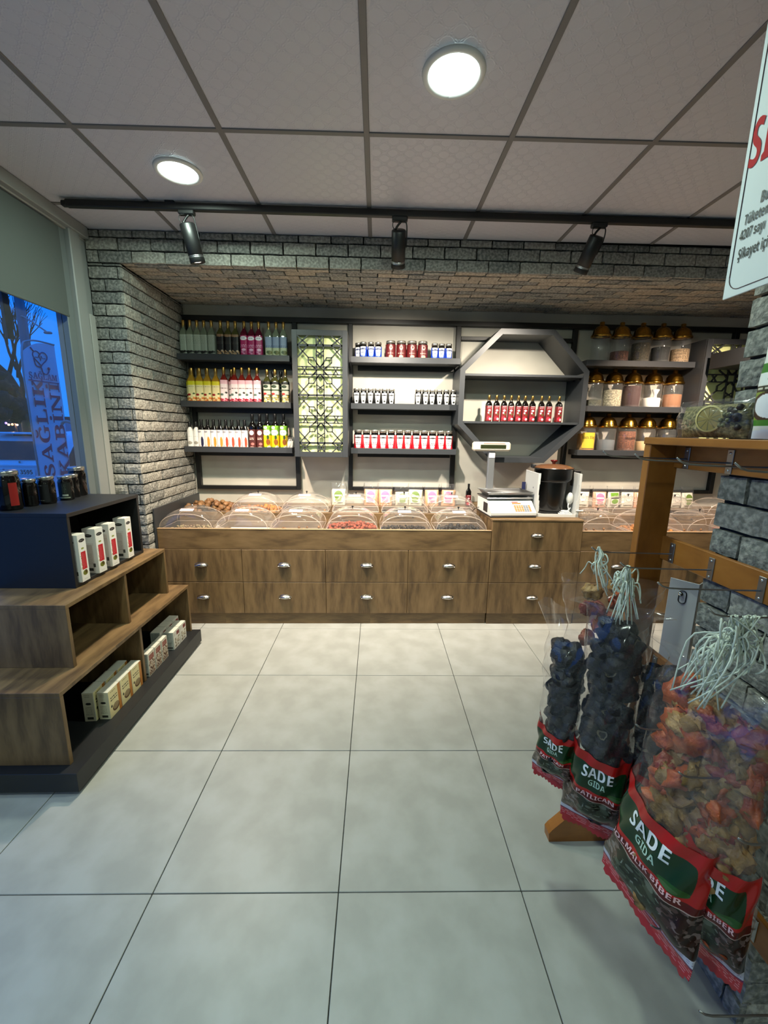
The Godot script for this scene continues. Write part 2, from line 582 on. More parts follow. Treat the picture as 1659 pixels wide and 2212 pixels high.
# ------------------------------------------------------------------ the room
func build_room() -> void:
	var s := st()
	# floor slab and its tiles
	var fl := struct("floor", box2(Vector3(-1.95, -0.15, -3.9), Vector3(3.6, -0.006, 2.9)), M.grout)
	var tn := box(Vector3(0.5968, 0.012, 0.5968), 0.0012)
	for i in range(-3, 8):
		for j in range(-2, 10):
			var c := Vector3(-0.7089 + 0.6 * i + 0.3, -0.006, -2.8618 + 0.6 * j + 0.3).rotated(Vector3.UP, GRID_TURN)
			if c.x < -1.95 or c.x > 3.3 or c.z < -3.45 or c.z > 2.5: continue
			if c.x < -1.49:
				var x1 := c.x + 0.2984
				obj("floor_tile", box(Vector3(x1 + 1.785, 0.012, 0.5968), 0.0012), M.tile, fl, Vector3((x1 - 1.785) * 0.5, c.y, c.z), Basis(Vector3.UP, GRID_TURN))
				continue
			obj("floor_tile", tn, M.tile, fl, c, Basis(Vector3.UP, GRID_TURN))
	struct("wall_back", box2(Vector3(-1.95, 0, -3.9), Vector3(3.6, 2.9, ZB)), M.wall)
	struct("wall_right", box2(Vector3(3.42, 0, ZB), Vector3(3.6, 2.9, 2.9)), M.plain_wall)
	struct("wall_front", box2(Vector3(-1.95, 0, 2.75), Vector3(3.42, 2.9, 2.9)), M.plain_wall)
	s = st()
	bx2(s, Vector3(-1.95, 0, -2.875), Vector3(-1.79, 0.25, 2.75))
	bx2(s, Vector3(-1.95, 2.6, -2.875), Vector3(-1.79, 2.9, 2.75))
	bx2(s, Vector3(-1.95, 0.25, 1.3), Vector3(-1.79, 2.6, 2.75))
	struct("wall_left", fin(s), M.plain_wall)
	# window: painted posts, glass, sill
	s = st()
	bx2(s, Vector3(-1.87, 0.25, -2.70), Vector3(-1.80, 2.6, -2.64), 0.004)
	bx2(s, Vector3(-1.87, 0.25, -1.0), Vector3(-1.80, 2.6, -0.94), 0.004)
	bx2(s, Vector3(-1.87, 0.25, 1.24), Vector3(-1.80, 2.6, 1.3), 0.004)
	bx2(s, Vector3(-1.868, 2.55, -2.64), Vector3(-1.802, 2.6, 1.24), 0.004)
	var win := struct("window_1", fin(s), mat(Color(0.42, 0.45, 0.45), 0.45))
	obj("pane", box2(Vector3(-1.838, 0.26, -2.64), Vector3(-1.834, 2.55, -1.0)), M.glass, win)
	obj("pane", box2(Vector3(-1.838, 0.26, -0.94), Vector3(-1.834, 2.55, 1.24)), M.glass, win)
	obj("sill", box2(Vector3(-1.93, 0.25, -2.70), Vector3(-1.77, 0.275, 1.3), 0.004), M.frame_grey, win)
	s = st()
	bx2(s, Vector3(-1.87, 0.25, -2.79), Vector3(-1.772, 2.63, -2.70), 0.005)
	bx2(s, Vector3(-1.87, 0.25, -2.875), Vector3(-1.795, 2.63, -2.79), 0.003)
	struct("trim_1", fin(s), M.frame_grey)
	s = st()
	bx2(s, Vector3(-1.795, 0.25, -2.822), Vector3(-1.768, 2.17, -2.792), 0.002)
	bx2(s, Vector3(-1.795, 0.25, -2.855), Vector3(-1.775, 2.17, -2.826), 0.002)
	struct("trim_2", fin(s), mat(Color(0.62, 0.62, 0.60), 0.5))
	s = st()
	bx2(s, Vector3(-1.80, 2.61, -2.85), Vector3(-1.755, 2.674, 2.75), 0.004)
	struct("trim_3", fin(s), M.frame_grey)
	var bl := thing("roller_blind", "grey green roller blind pulled halfway down the shop window", "blind", Vector3(-1.785, 2.55, -0.7))
	obj("fabric", box(Vector3(0.003, 0.47, 3.86), 0.0, Vector3(0, -0.2, 0)), M.blind, bl)
	obj("bottom_bar", box(Vector3(0.012, 0.014, 3.86), 0.003, Vector3(0, -0.436, 0)), M.blind, bl)
	# brick clad pier, return, beam and soffit
	var pier := struct("wall_left_pier", box2(Vector3(-1.95, 0, ZB), Vector3(-1.605, 2.9, -2.878)), M.mortar)
	lay(pier, Vector3(-1.79, 0, -2.878), Vector3.RIGHT, Vector3.UP, 0.207, 2.484)
	lay(pier, Vector3(-1.605, 0.58, -2.857), Vector3.FORWARD, Vector3.UP, 0.87, 1.9, 1, [0, 1, 1, 3, 3, 1])
	var beam := struct("ceiling_beam", box2(Vector3(-1.95, 2.506, ZB), Vector3(3.42, 2.9, -2.878)), M.mortar)
	lay(beam, Vector3(-1.79, 2.484, -2.878), Vector3.RIGHT, Vector3.UP, 5.1, 0.19, 0, [1, 1, 3, 0, 1, 3])
	lay(beam, Vector3(-1.60, 2.506, ZB), Vector3.RIGHT, Vector3.BACK, 4.95, 0.85, 1, [4, 4, 4, 3, 3, 1])
	# brick pillar on the right, next to the rack
	var pil := struct("wall_right_pillar", box2(Vector3(0.958, 0, -1.062), Vector3(1.5, 2.9, -0.755)), M.mortar)
	lay(pil, Vector3(0.958, 0, -1.07), Vector3.BACK, Vector3.UP, 0.34, 2.674, 0, [0, 2, 2, 2, 1, 0])
	lay(pil, Vector3(0.937, 0, -0.755), Vector3.RIGHT, Vector3.UP, 0.56, 2.674, 1)

# ------------------------------------------------------------------ ceiling, downlights, track
func build_ceiling() -> void:
	var g := Basis(Vector3.UP, GRID_TURN)
	var ce := struct("ceiling", box2(Vector3(-2.0, 2.70, -4.0), Vector3(3.65, 2.9, 3.0)), M.plain_wall)
	var holes := [Vector3(0.268, 0, -1.64), Vector3(-0.928, 0, -2.24), Vector3(-0.93, 0, -0.44), Vector3(1.5, 0, 1.96), Vector3(-0.9, 0, 1.96)]
	var made := {}
	for i in range(-3, 6):
		for j in range(-2, 8):
			var x0 := maxf(-0.0553 + 0.6 * i, -1.80)
			var x1 := minf(-0.0553 + 0.6 * i + 0.6, 3.4)
			var z0 := maxf(-1.9526 + 0.6 * j, -2.87)
			var z1 := minf(-1.9526 + 0.6 * j + 0.6, 2.74)
			if x1 - x0 < 0.03 or z1 - z0 < 0.03: continue
			var key := "%.3f %.3f" % [x1 - x0, z1 - z0]
			if not made.has(key): made[key] = box(Vector3(x1 - x0 - 0.004, 0.012, z1 - z0 - 0.004))
			obj("ceiling_tile", made[key], M.ctile, ce, g * Vector3((x0 + x1) * 0.5, CEIL + 0.008, (z0 + z1) * 0.5), g)
	for i in range(-2, 6):
		obj("grid_bar", box(Vector3(0.024, 0.012, 5.60), 0.002), M.cbar, ce, g * Vector3(-0.0553 + 0.6 * i, CEIL + 0.003, -0.065), g)
	for j in range(-1, 8):
		obj("grid_bar", box(Vector3(5.2, 0.011, 0.024), 0.002), M.cbar, ce, g * Vector3(0.80, CEIL + 0.0032, -1.9526 + 0.6 * j), g)
	var rim_p := [Vector2(0.086, -0.004), Vector2(0.089, -0.010), Vector2(0.098, -0.011), Vector2(0.106, -0.007), Vector2(0.108, 0.0), Vector2(0.086, 0.0)]
	var rim := turned(rim_p, 40)
	var lens := turned([Vector2(0.0001, -0.012), Vector2(0.04, -0.011), Vector2(0.075, -0.008), Vector2(0.087, -0.004)], 40)
	var led := glow(Color(0.93, 1.0, 0.97), 6.0)
	var names_d := ["lit round ceiling downlight above the middle of the floor", "lit round ceiling downlight above the left track spotlight"]
	for i in holes.size():
		var p: Vector3 = holes[i]
		var lab: String = names_d[i] if i < 2 else ["", "", "lit ceiling downlight behind the viewer, nearest the window", "lit ceiling downlight farthest behind, away from the window", "lit ceiling downlight farthest behind, on the window side"][i]
		var d := thing("ceiling_downlight", lab, "downlight", Vector3(p.x, CEIL - 0.003, p.z), 0, "round ceiling downlights")
		obj("rim", rim, M.white, d)
		obj("diffuser", lens, led, d)
		var l := AreaLight3D.new()
		l.area_size = Vector2(0.15, 0.15)
		l.light_color = LED
		l.light_energy = LED_E
		l.area_range = 12.0
		l.area_attenuation = 2.0
		l.shadow_enabled = true
		l.rotation = Vector3(-PI / 2, 0, 0)
		l.position = Vector3(0, -0.016, 0)
		put(l, "lamp", d)
	# track with spots
	var tr := thing("lighting_track", "long black lighting track running below the ceiling tiles", "light track", Vector3(0.9, 2.65, -2.52))
	obj("rail", box(Vector3(5.1, 0.034, 0.034), 0.004), M.black, tr)
	obj("bracket", box(Vector3(0.05, 0.03, 0.03), 0.004, Vector3(-2.0, 0.02, 0)), M.black, tr)
	obj("end_cap", box(Vector3(0.03, 0.028, 0.03), 0.006, Vector3(-2.56, -0.001, 0)), M.black, tr)
	track_spot(Vector3(-1.015, 2.633, -2.52), Vector3(0.15, -0.93, -0.24), Color(1.0, 0.90, 0.80), 7.0, "black track spotlight at the window end of the track")
	track_spot(Vector3(0.145, 2.633, -2.52), Vector3(0.03, -0.80, -0.60), Color(1.0, 0.95, 0.88), 5.4, "black track spotlight in the middle of the track")
	track_spot(Vector3(1.265, 2.633, -2.52), Vector3(-0.16, -0.82, -0.54), Color(1.0, 0.95, 0.87), 5.6, "black track spotlight leaning left at the right of the track")
	track_spot(Vector3(2.45, 2.633, -2.52), Vector3(0.12, -0.86, -0.46), Color(1.0, 0.90, 0.80), 6.5, "black track spotlight hidden behind the hanging notice")

func track_spot(at: Vector3, dir: Vector3, col: Color, e: float, label: String) -> void:
	var t := thing("track_spotlight", label, "spotlight", at, 0, "track spotlights")
	obj("adapter", box(Vector3(0.085, 0.022, 0.034), 0.004, Vector3(0, -0.010, 0)), M.black, t)
	var d := dir.normalized()
	var x := d.cross(Vector3.BACK).normalized()
	x = -x if x.x < 0 else x
	var b := Basis(x, -d, x.cross(-d))
	var top := Vector3(-0.004, -0.062, 0.0)
	obj("bracket", wire(curve([Vector3(0.01, -0.018, 0), Vector3(-0.01, -0.04, 0), top + b * Vector3(-0.018, 0.004, 0)], 8), 0.006), M.black, t)
	obj("cable", wire(curve([Vector3(0.0, -0.02, 0.008), Vector3(-0.034, -0.026, 0.012), Vector3(-0.038, -0.05, 0.008), top + b * Vector3(-0.02, 0.0, 0)], 12), 0.0022), M.black, t)
	obj("arm", wire(curve([Vector3(0.012, -0.018, 0), Vector3(0.036, -0.03, 0.006), top + b * Vector3(0.045, -0.02, 0.0), top + b * Vector3(0.043, -0.085, 0.0)], 14), 0.0035), M.black, t)
	var h := Node3D.new()
	put(h, "housing", t)
	h.transform = Transform3D(b, top)
	obj("barrel", turned([Vector2(0.0001, 0.001), Vector2(0.036, 0.0), Vector2(0.040, -0.005), Vector2(0.040, -0.150), Vector2(0.0385, -0.151)], 28), M.black, h)
	obj("trim_ring", turned([Vector2(0.0385, -0.150), Vector2(0.0405, -0.152), Vector2(0.0405, -0.155), Vector2(0.0385, -0.157), Vector2(0.0405, -0.159), Vector2(0.0405, -0.162)], 28), M.steel, h)
	obj("bezel", turned([Vector2(0.0405, -0.162), Vector2(0.0412, -0.186), Vector2(0.039, -0.188), Vector2(0.034, -0.180)], 28), M.black, h)
	obj("lens", turned([Vector2(0.0001, -0.181), Vector2(0.020, -0.182), Vector2(0.035, -0.179)], 24), glow(Color(1.0, 0.95, 0.88), 6.0), h)
	var l := SpotLight3D.new()
	l.light_color = col
	l.light_energy = e
	l.spot_angle = 57.0
	l.spot_angle_attenuation = 1.0
	l.spot_range = 12.0
	l.spot_attenuation = 2.0
	l.light_size = 0.03
	l.shadow_enabled = true
	l.rotation = Vector3(-PI / 2, 0, 0)
	l.position = Vector3(0, -0.19, 0)
	put(l, "lamp", h)

# ------------------------------------------------------------------ counter
func cup_handle() -> ArrayMesh:
	var s := st()
	sheet(s, 14, 6, func(u: float, v: float) -> Vector3:
		var a := PI * (1.0 - u)
		var b := v * PI * 0.5
		return Vector3(cos(a) * 0.045 * sin(b * 0.85 + 0.21), 0.004 + sin(a) * 0.020 * sin(b), 0.022 * cos(b)))
	sheet(s, 14, 1, func(u: float, v: float) -> Vector3:
		var a := PI * (1.0 - u)
		var k := 1.0 + 0.10 * (1.0 - v)
		return Vector3(cos(a) * 0.045 * k, 0.004 + sin(a) * 0.021 * k, 0.001 + 0.001 * v))
	bx(s, Vector3(0, 0.002, 0.008), Vector3(0.086, 0.004, 0.016), 0.0015)
	blob(s, Vector3(0, 0.006, 0.006), Vector3(0.043, 0.014, 0.018), 16, 8)
	return fin(s)

func counter_unit(label: String, x0: float, x1: float, cols: Array, rows: Array, carcass_top: float) -> Node3D:
	var t := thing("counter_unit", label, "counter", Vector3(x0, 0, -2.94), 0, "oak shop counter units")
	var w := x1 - x0
	obj("plinth", box2(Vector3(0.004, 0, -0.60), Vector3(w - 0.004, 0.088, -0.012), 0.001), M.oak_h, t)
	obj("carcass", box2(Vector3(0.002, 0.09, -0.775), Vector3(w - 0.002, carcass_top, -0.02)), M.oak_v, t)
	var hm := cup_handle()
	for c in cols:
		for r in rows:
			var d := obj("drawer_front", box2(Vector3(c[0] - x0 + 0.0015, r[0] + 0.002, -0.02), Vector3(c[1] - x0 - 0.0015, r[1] - 0.002, 0.0), 0.0015), M.oak_v, t)
			obj("handle", hm, M.chrome, d, Vector3((c[0] + c[1]) * 0.5 - x0, (r[0] + r[1]) * 0.5, 0.0))
	return t

func bin_top(t: Node3D, x0: float, x1: float) -> void:
	var w := x1 - x0
	obj("front_board", box2(Vector3(0.0, 0.599, -0.02), Vector3(w, 0.753, -0.002), 0.001), M.oak_h, t)
	obj("edge_strip", box2(Vector3(0.0, 0.7505, -0.021), Vector3(w, 0.7555, -0.0005), 0.001), M.oak_edge, t)
	obj("bin_floor", box2(Vector3(0.002, 0.66, -0.36), Vector3(w - 0.002, 0.685, -0.021)), M.oak_h, t)
	obj("riser", box2(Vector3(0.002, 0.66, -0.378), Vector3(w - 0.002, 0.806, -0.36), 0.001), M.oak_h, t)
	obj("bin_floor", box2(Vector3(0.002, 0.745, -0.62), Vector3(w - 0.002, 0.762, -0.378)), M.oak_h, t)
	obj("ledge", box2(Vector3(0.002, 0.60, -0.788), Vector3(w - 0.002, 0.814, -0.62), 0.001), M.oak_h, t)

func build_counter() -> void:
	var R := [[0.089, 0.3425], [0.3425, 0.598]]
	var c1 := []
	for i in 4: c1.append([maxf(-1.565, -1.584 + 0.6223 * i), -1.584 + 0.6223 * (i + 1)])
	var t := counter_unit("long oak counter with sunken bins and eight drawers, left of the scale", -1.565, 0.905, c1, R, 0.6)
	bin_top(t, -1.565, 0.905)
	var t2 := counter_unit("taller oak drawer unit that carries the scale", 0.906, 1.595, [[0.906, 1.595]], [[0.089, 0.3425], [0.3425, 0.598], [0.598, 0.828]], 0.826)
	t2.position.z = -2.935
	obj("worktop", box2(Vector3(-0.004, 0.828, -0.79), Vector3(0.692, 0.842, 0.002), 0.002), M.oak_h, t2)
	var c3 := []
	for i in 3: c3.append([1.596 + 0.6 * i, 1.596 + 0.6 * (i + 1)])
	var t3 := counter_unit("long oak counter with sunken bins behind the drying rack", 1.596, 3.396, c3, R, 0.6)
	bin_top(t3, 1.596, 3.396)
	var sp := obj("side_panel", box2(Vector3(-1.578, 0.592, -3.72), Vector3(-1.5665, 0.90, -2.93), 0.001), M.slate)
	sp.name = "splash_board"
	tag(sp, "dark slate board standing between the brick wall and the counter bins", "board")
	# bins under clear lids
	var xf := [-1.375, -0.965, -0.56, -0.145, 0.265, 0.685]
	var xb := [-1.359, -0.956, -0.547, -0.13, 0.281, 0.691]
	var dome_f := dome_mesh(0.385, 0.30, 0.145)
	var dome_b := dome_mesh(0.385, 0.235, 0.135)
	var fill_f := ["seeds", "paper", "few", "hazel", "dark", "prune"]
	var lab_f := ["with pale seeds, nearest the window", "lined with white paper", "almost empty with white paper", "heaped with red brown hazelnuts", "holding dark seeds", "holding black dried fruit beside the scale unit"]
	for i in 6:
		dome("clear domed food bin in the front row %s" % lab_f[i], Vector3(xf[i], 0.686, -3.125), dome_f, 0.385, 0.30, 0.145, fill_f[i], "front row of domed bins", i != 3, i < 1 or i > 2)
	var fill_b := ["walnut", "nuts", "few", "none", "dark", "none"]
	var lab_b := ["", "with orange brown nut mix", "with a few nuts, third from the window", "empty, in front of the green packet", "over a dark tray under the green packets", "empty, nearest the small oil bottle"]
	for i in range(1, 6):
		dome("clear domed food bin in the back row %s" % lab_b[i], Vector3(xb[i], 0.763, -3.44), dome_b, 0.385, 0.235, 0.135, fill_b[i], "back row of domed bins", true, true)
	# the bin with its lid tipped open, heaped with walnuts
	var w := dome("clear food bin heaped with walnuts, its lid tipped back against the wall", Vector3(xb[0], 0.763, -3.44), dome_b, 0.385, 0.235, 0.135, "walnut", "back row of domed bins", true, false)
	var lid: Node3D = w.get_node("lid")
	lid.transform = Transform3D(Basis(Vector3.RIGHT, 1.22), Vector3(0, 0.055, -0.115)) * Transform3D(Basis(), Vector3(0, 0, 0.115))
	var xr := [1.80, 2.215, 2.63, 3.05]
	var fr := ["few", "nuts", "few", "berry"]
	var lr := ["nearly empty, right of the cooker", "behind the rack post", "almost empty, right of the rack post", "with red dried berries at the far right"]
	for i in 4:
		dome("clear domed bin in the right front row %s" % lr[i], Vector3(xr[i], 0.686, -3.125), dome_f, 0.385, 0.30, 0.145, fr[i], "right front row of domed bins", i == 3, true)
	var lr2 := ["over dark seeds next to the cooker", "in front of the green topped packet", "right of the rack post with dark leaves", "at the far right end"]
	for i in 4:
		dome("clear domed bin in the right back row %s" % lr2[i], Vector3(xr[i] + 0.02, 0.763, -3.44), dome_b, 0.385, 0.235, 0.135, ["seeds", "none", "dark", "few"][i], "right back row of domed bins", false, true)

func dome_mesh(w: float, d: float, h: float) -> ArrayMesh:
	var s := st()
	sheet(s, 20, 12, func(u: float, v: float) -> Vector3:
		var a := PI * (1.0 - u)
		var zz := -cos(PI * v)
		zz = signf(zz) * pow(absf(zz), 0.75)
		var k := pow(maxf(0.0, 1.0 - pow(absf(zz), 7.0)), 0.45)
		var c := cos(a)
		return Vector3(signf(c) * pow(absf(c), 0.85) * w * 0.5, pow(maxf(sin(a), 0.0), 0.9) * h * k, zz * d * 0.5))
	return fin(s)

var dome_stuff := {}

func dome(label: String, at: Vector3, m: ArrayMesh, w: float, d: float, h: float, fill: String, group: String, with_tag: bool, knob: bool) -> Node3D:
	var t := thing("food_bin", label, "food bin", at, 0, group)
	var s := st()
	bx2(s, Vector3(-w * 0.5, 0, -d * 0.5), Vector3(w * 0.5, 0.003, d * 0.5))
	for k in [-1, 1]:
		bx2(s, Vector3(k * w * 0.5 - 0.0015, 0.003, -d * 0.5), Vector3(k * w * 0.5 + 0.0015, 0.05, d * 0.5))
		bx2(s, Vector3(-w * 0.5 + 0.002, 0.003, k * d * 0.5 - 0.0015), Vector3(w * 0.5 - 0.002, 0.05, k * d * 0.5 + 0.0015))
	obj("tray", fin(s), M.acrylic, t)
	var l := Node3D.new()
	put(l, "lid", t)
	l.position = Vector3(0, 0.052, 0)
	obj("cover", m, M.acrylic, l)
	if not dome_stuff.has("rim"):
		dome_stuff.rim = pane(0.42, Color(0.93, 0.86, 0.80), 0.15)
	s = st()
	for k in [-0.47, 0.47]:
		var arc := []
		for i in 21:
			var a := PI * i / 20.0
			var c := cos(a)
			arc.append(Vector3(signf(c) * pow(absf(c), 0.85) * w * 0.5, pow(maxf(sin(a), 0.0), 0.9) * h * 0.80, k * d))
		tube(s, arc, 0.0022, 6)
	tube(s, [Vector3(-w * 0.5, 0, -d * 0.5), Vector3(-w * 0.5, 0, d * 0.5), Vector3(w * 0.5, 0, d * 0.5), Vector3(w * 0.5, 0, -d * 0.5), Vector3(-w * 0.5, 0, -d * 0.5)], 0.0032, 6)
	obj("rim", fin(s), dome_stuff.rim, l)
	if knob:
		var kb := turned([Vector2(0.004, 0), Vector2(0.004, 0.008), Vector2(0.008, 0.012), Vector2(0.008, 0.017), Vector2(0.0001, 0.021)], 12)
		obj("knob", kb, M.chrome if at.x < -1.2 else M.black, l, Vector3(0, h - 0.001, 0))
	if with_tag:
		obj("price_tag", box(Vector3(0.10, 0.0015, 0.035)), M.pink_tag, l, Vector3(-0.01, h * 0.93, d * 0.25), Basis(Vector3.RIGHT, 0.35))
	contents(t, fill, w - 0.02, d - 0.02)
	return t

func contents(t: Node3D, fill: String, w: float, d: float) -> void:
	var specs := {
		"seeds": [0.010, 150, 0.018, Color(0.52, 0.46, 0.36), "pale_seeds"], "hazel": [0.016, 190, 0.06, Color(0.52, 0.22, 0.12), "hazelnuts"], "nuts": [0.018, 130, 0.06, Color(0.66, 0.42, 0.16), "nut_mix"],
		"dark": [0.009, 260, 0.035, Color(0.10, 0.065, 0.045), "dark_seeds"], "prune": [0.020, 60, 0.035, Color(0.05, 0.035, 0.035), "dried_fruit"], "few": [0.012, 12, 0.01, Color(0.50, 0.34, 0.18), "loose_nuts"],
		"berry": [0.013, 220, 0.05, Color(0.52, 0.13, 0.08), "dried_berries"], "walnut": [0.024, 90, 0.10, Color(0.46, 0.33, 0.20), "walnuts"]}
	if fill == "paper" or fill == "few":
		var s := st()
		sheet(s, 10, 6, func(u: float, v: float) -> Vector3:
			return Vector3((u - 0.5) * w * 0.9, 0.006 + 0.008 * sin(u * 9.0) * sin(v * 7.0) + (0.022 if v > 0.8 else 0.0), (v - 0.5) * d * (0.9 if fill == "paper" else 0.35) + (0.0 if fill == "paper" else d * 0.3)))
		obj("paper_liner", fin(s), M.white, t)
	if not specs.has(fill): return
	var q: Array = specs[fill]
	if not dome_stuff.has(fill):
		var s2 := st()
		blob(s2, Vector3.ZERO, Vector3(q[0], q[0] * 0.8, q[0]), 8, 5, 0.12)
		var m := fin(s2)
		var mm := MultiMesh.new()
		mm.transform_format = MultiMesh.TRANSFORM_3D
		mm.use_colors = true
		mm.mesh = m
		mm.instance_count = q[1]
		for i in q[1]:
			var x := rng.randf_range(-0.5, 0.5) * w
			var z := rng.randf_range(-0.5, 0.5) * d
			var top: float = q[2] * (1.0 - 1.8 * (x * x / w / w + z * z / d / d))
			var y: float = 0.004 + q[0] * 0.7 + maxf(0.0, top) * sqrt(rng.randf())
			mm.set_instance_transform(i, Transform3D(Basis(Vector3(rng.randf() - 0.5, rng.randf() - 0.5, 1).normalized(), rng.randf() * TAU).scaled(Vector3.ONE * rng.randf_range(0.75, 1.2)), Vector3(x, y, z)))
			var b := rng.randf_range(0.7, 1.35)
			mm.set_instance_color(i, Color(b, b * rng.randf_range(0.9, 1.05), b * rng.randf_range(0.85, 1.05)))
		var mt := mat(q[3], 0.6)
		mt.vertex_color_use_as_albedo = true
		dome_stuff[fill] = [mm, mt]
	var o := MultiMeshInstance3D.new()
	o.multimesh = dome_stuff[fill][0]
	o.material_override = dome_stuff[fill][1]
	o.set_meta("kind", "stuff")
	put(o, q[4], t)

# ------------------------------------------------------------------ frames, shelves, lattice boxes, octagon
func wall_frame(label: String, x0: float, x1: float, y0: float, right_x1: float) -> void:
	var t := thing("wall_frame", label, "wall frame", Vector3(x0, y0, ZB), 0, "black frames on the back wall")
	var h := 2.36 - y0
	var w := x1 - x0
	var d := 0.042
	obj("upright", box2(Vector3(0, 0.0, 0.0), Vector3(0.036, h, d), 0.002), M.black, t)
	obj("upright", box2(Vector3(w - 0.04, 0.0, 0.0), Vector3(w, h, d), 0.002), M.black, t)
	obj("bottom_rail", box2(Vector3(0.036, 0.0, 0.0), Vector3(w - 0.04, 0.032, d), 0.002), M.black, t)

func shelf(label: String, x0: float, x1: float, y: float) -> void:
	var w := x1 - x0
	var s := thing("wall_shelf", label, "shelf", Vector3(x0, y, -3.52), 0, "slate floating shelves")
	obj("board", box2(Vector3(0.0, -0.047, -0.168), Vector3(w, -0.030, -0.016), 0.001), M.slate, s)
	obj("front_lip", box2(Vector3(0.0, -0.047, -0.016), Vector3(w, 0.0, 0.0), 0.0012), M.slate, s)
	obj("back_rail", box2(Vector3(0.052, -0.085, -0.21), Vector3(w - 0.022, -0.030, -0.168), 0.001), M.black, s)
	obj("end_cap", box2(Vector3(0.0, -0.030, -0.168), Vector3(0.016, -0.001, -0.016)), M.slate, s)
	obj("end_cap", box2(Vector3(w - 0.016, -0.030, -0.168), Vector3(w, -0.001, -0.016)), M.slate, s)

func bar2(s: SurfaceTool, a: Vector2, b: Vector2, wd: float, z: float, th: float) -> void:
	var d := (b - a)
	var l := d.length()
	var xf := Transform3D(Basis(Vector3.BACK, d.angle()), Vector3((a.x + b.x) * 0.5, (a.y + b.y) * 0.5, z))
	bx(s, Vector3.ZERO, Vector3(l + wd * 0.6, wd, th), 0.0, xf)

func lattice_mesh(w: float, h: float) -> ArrayMesh:
	# pierced star pattern; two full star cells and two half strips
	var s := st()
	var th := 0.012
	var wd := 0.0092
	var strip := h * 0.080
	var ch := (h - strip * 2.0) * 0.5
	var L := func(cx: float, cy: float, hx: float, hy: float, pts: Array) -> void:
		for k in pts.size() - 1:
			var a: Vector2 = pts[k]
			var b: Vector2 = pts[k + 1]
			bar2(s, Vector2(cx + a.x * hx, cy + a.y * hy), Vector2(cx + b.x * hx, cy + b.y * hy), wd, 0.0, th)
	var hx := w * 0.5
	for yy in [strip, strip + ch, strip + ch * 2.0]:
		bar2(s, Vector2(0, yy), Vector2(w, yy), 0.017, 0.0, th)
	for c in 2:
		var cx := w * 0.5
		var cy: float = strip + ch * (c + 0.5)
		var hy := ch * 0.5
		for k in [-1.0, 1.0]:
			L.call(cx, cy, hx, hy, [Vector2(0.16 * k, -1), Vector2(0.16 * k, 1)])
			L.call(cx, cy, hx, hy, [Vector2(-1, 0.15 * k), Vector2(1, 0.15 * k)])
			# small crosses inside the double bars
			L.call(cx, cy, hx, hy, [Vector2(-0.16, 0.78 * k), Vector2(0.16, 0.58 * k)])
			L.call(cx, cy, hx, hy, [Vector2(-0.16, 0.58 * k), Vector2(0.16, 0.78 * k)])
			L.call(cx, cy, hx, hy, [Vector2(0.60 * k, -0.15), Vector2(0.80 * k, 0.15)])
			L.call(cx, cy, hx, hy, [Vector2(0.60 * k, 0.15), Vector2(0.80 * k, -0.15)])
			for m in [-1.0, 1.0]:
				L.call(cx, cy, hx, hy, [Vector2(k, m), Vector2(0.52 * k, 0.52 * m), Vector2(0.30 * k, 0.52 * m), Vector2(0.08 * k, 0.20 * m)])
				L.call(cx, cy, hx, hy, [Vector2(0.52 * k, m), Vector2(k, 0.52 * m)])
				L.call(cx, cy, hx, hy, [Vector2(0.52 * k, 0.52 * m), Vector2(0.52 * k, 0.32 * m), Vector2(0.20 * k, 0.08 * m)])
				L.call(cx, cy, hx, hy, [Vector2(0.16 * k, 0.30 * m), Vector2(0.0, 0.15 * m)])
				L.call(cx, cy, hx, hy, [Vector2(0.30 * k, 0.15 * m), Vector2(0.16 * k, 0.0)])
	for yy in [0.0, h]:
		var up := 1.0 if yy == 0.0 else -1.0
		for k in [-1.0, 1.0]:
			bar2(s, Vector2(hx + k * hx, yy), Vector2(hx + k * hx * 0.52, yy + up * strip), wd, 0.0, th)
			bar2(s, Vector2(hx + k * hx * 0.52, yy), Vector2(hx + k * hx, yy + up * strip), wd, 0.0, th)
			bar2(s, Vector2(hx + k * hx * 0.16, yy), Vector2(hx + k * hx * 0.16, yy + up * strip), wd, 0.0, th)
		bar2(s, Vector2(hx - hx * 0.16, yy), Vector2(hx + hx * 0.16, yy + up * strip), wd, 0.0, th)
		bar2(s, Vector2(hx + hx * 0.16, yy), Vector2(hx - hx * 0.16, yy + up * strip), wd, 0.0, th)
	return fin(s)

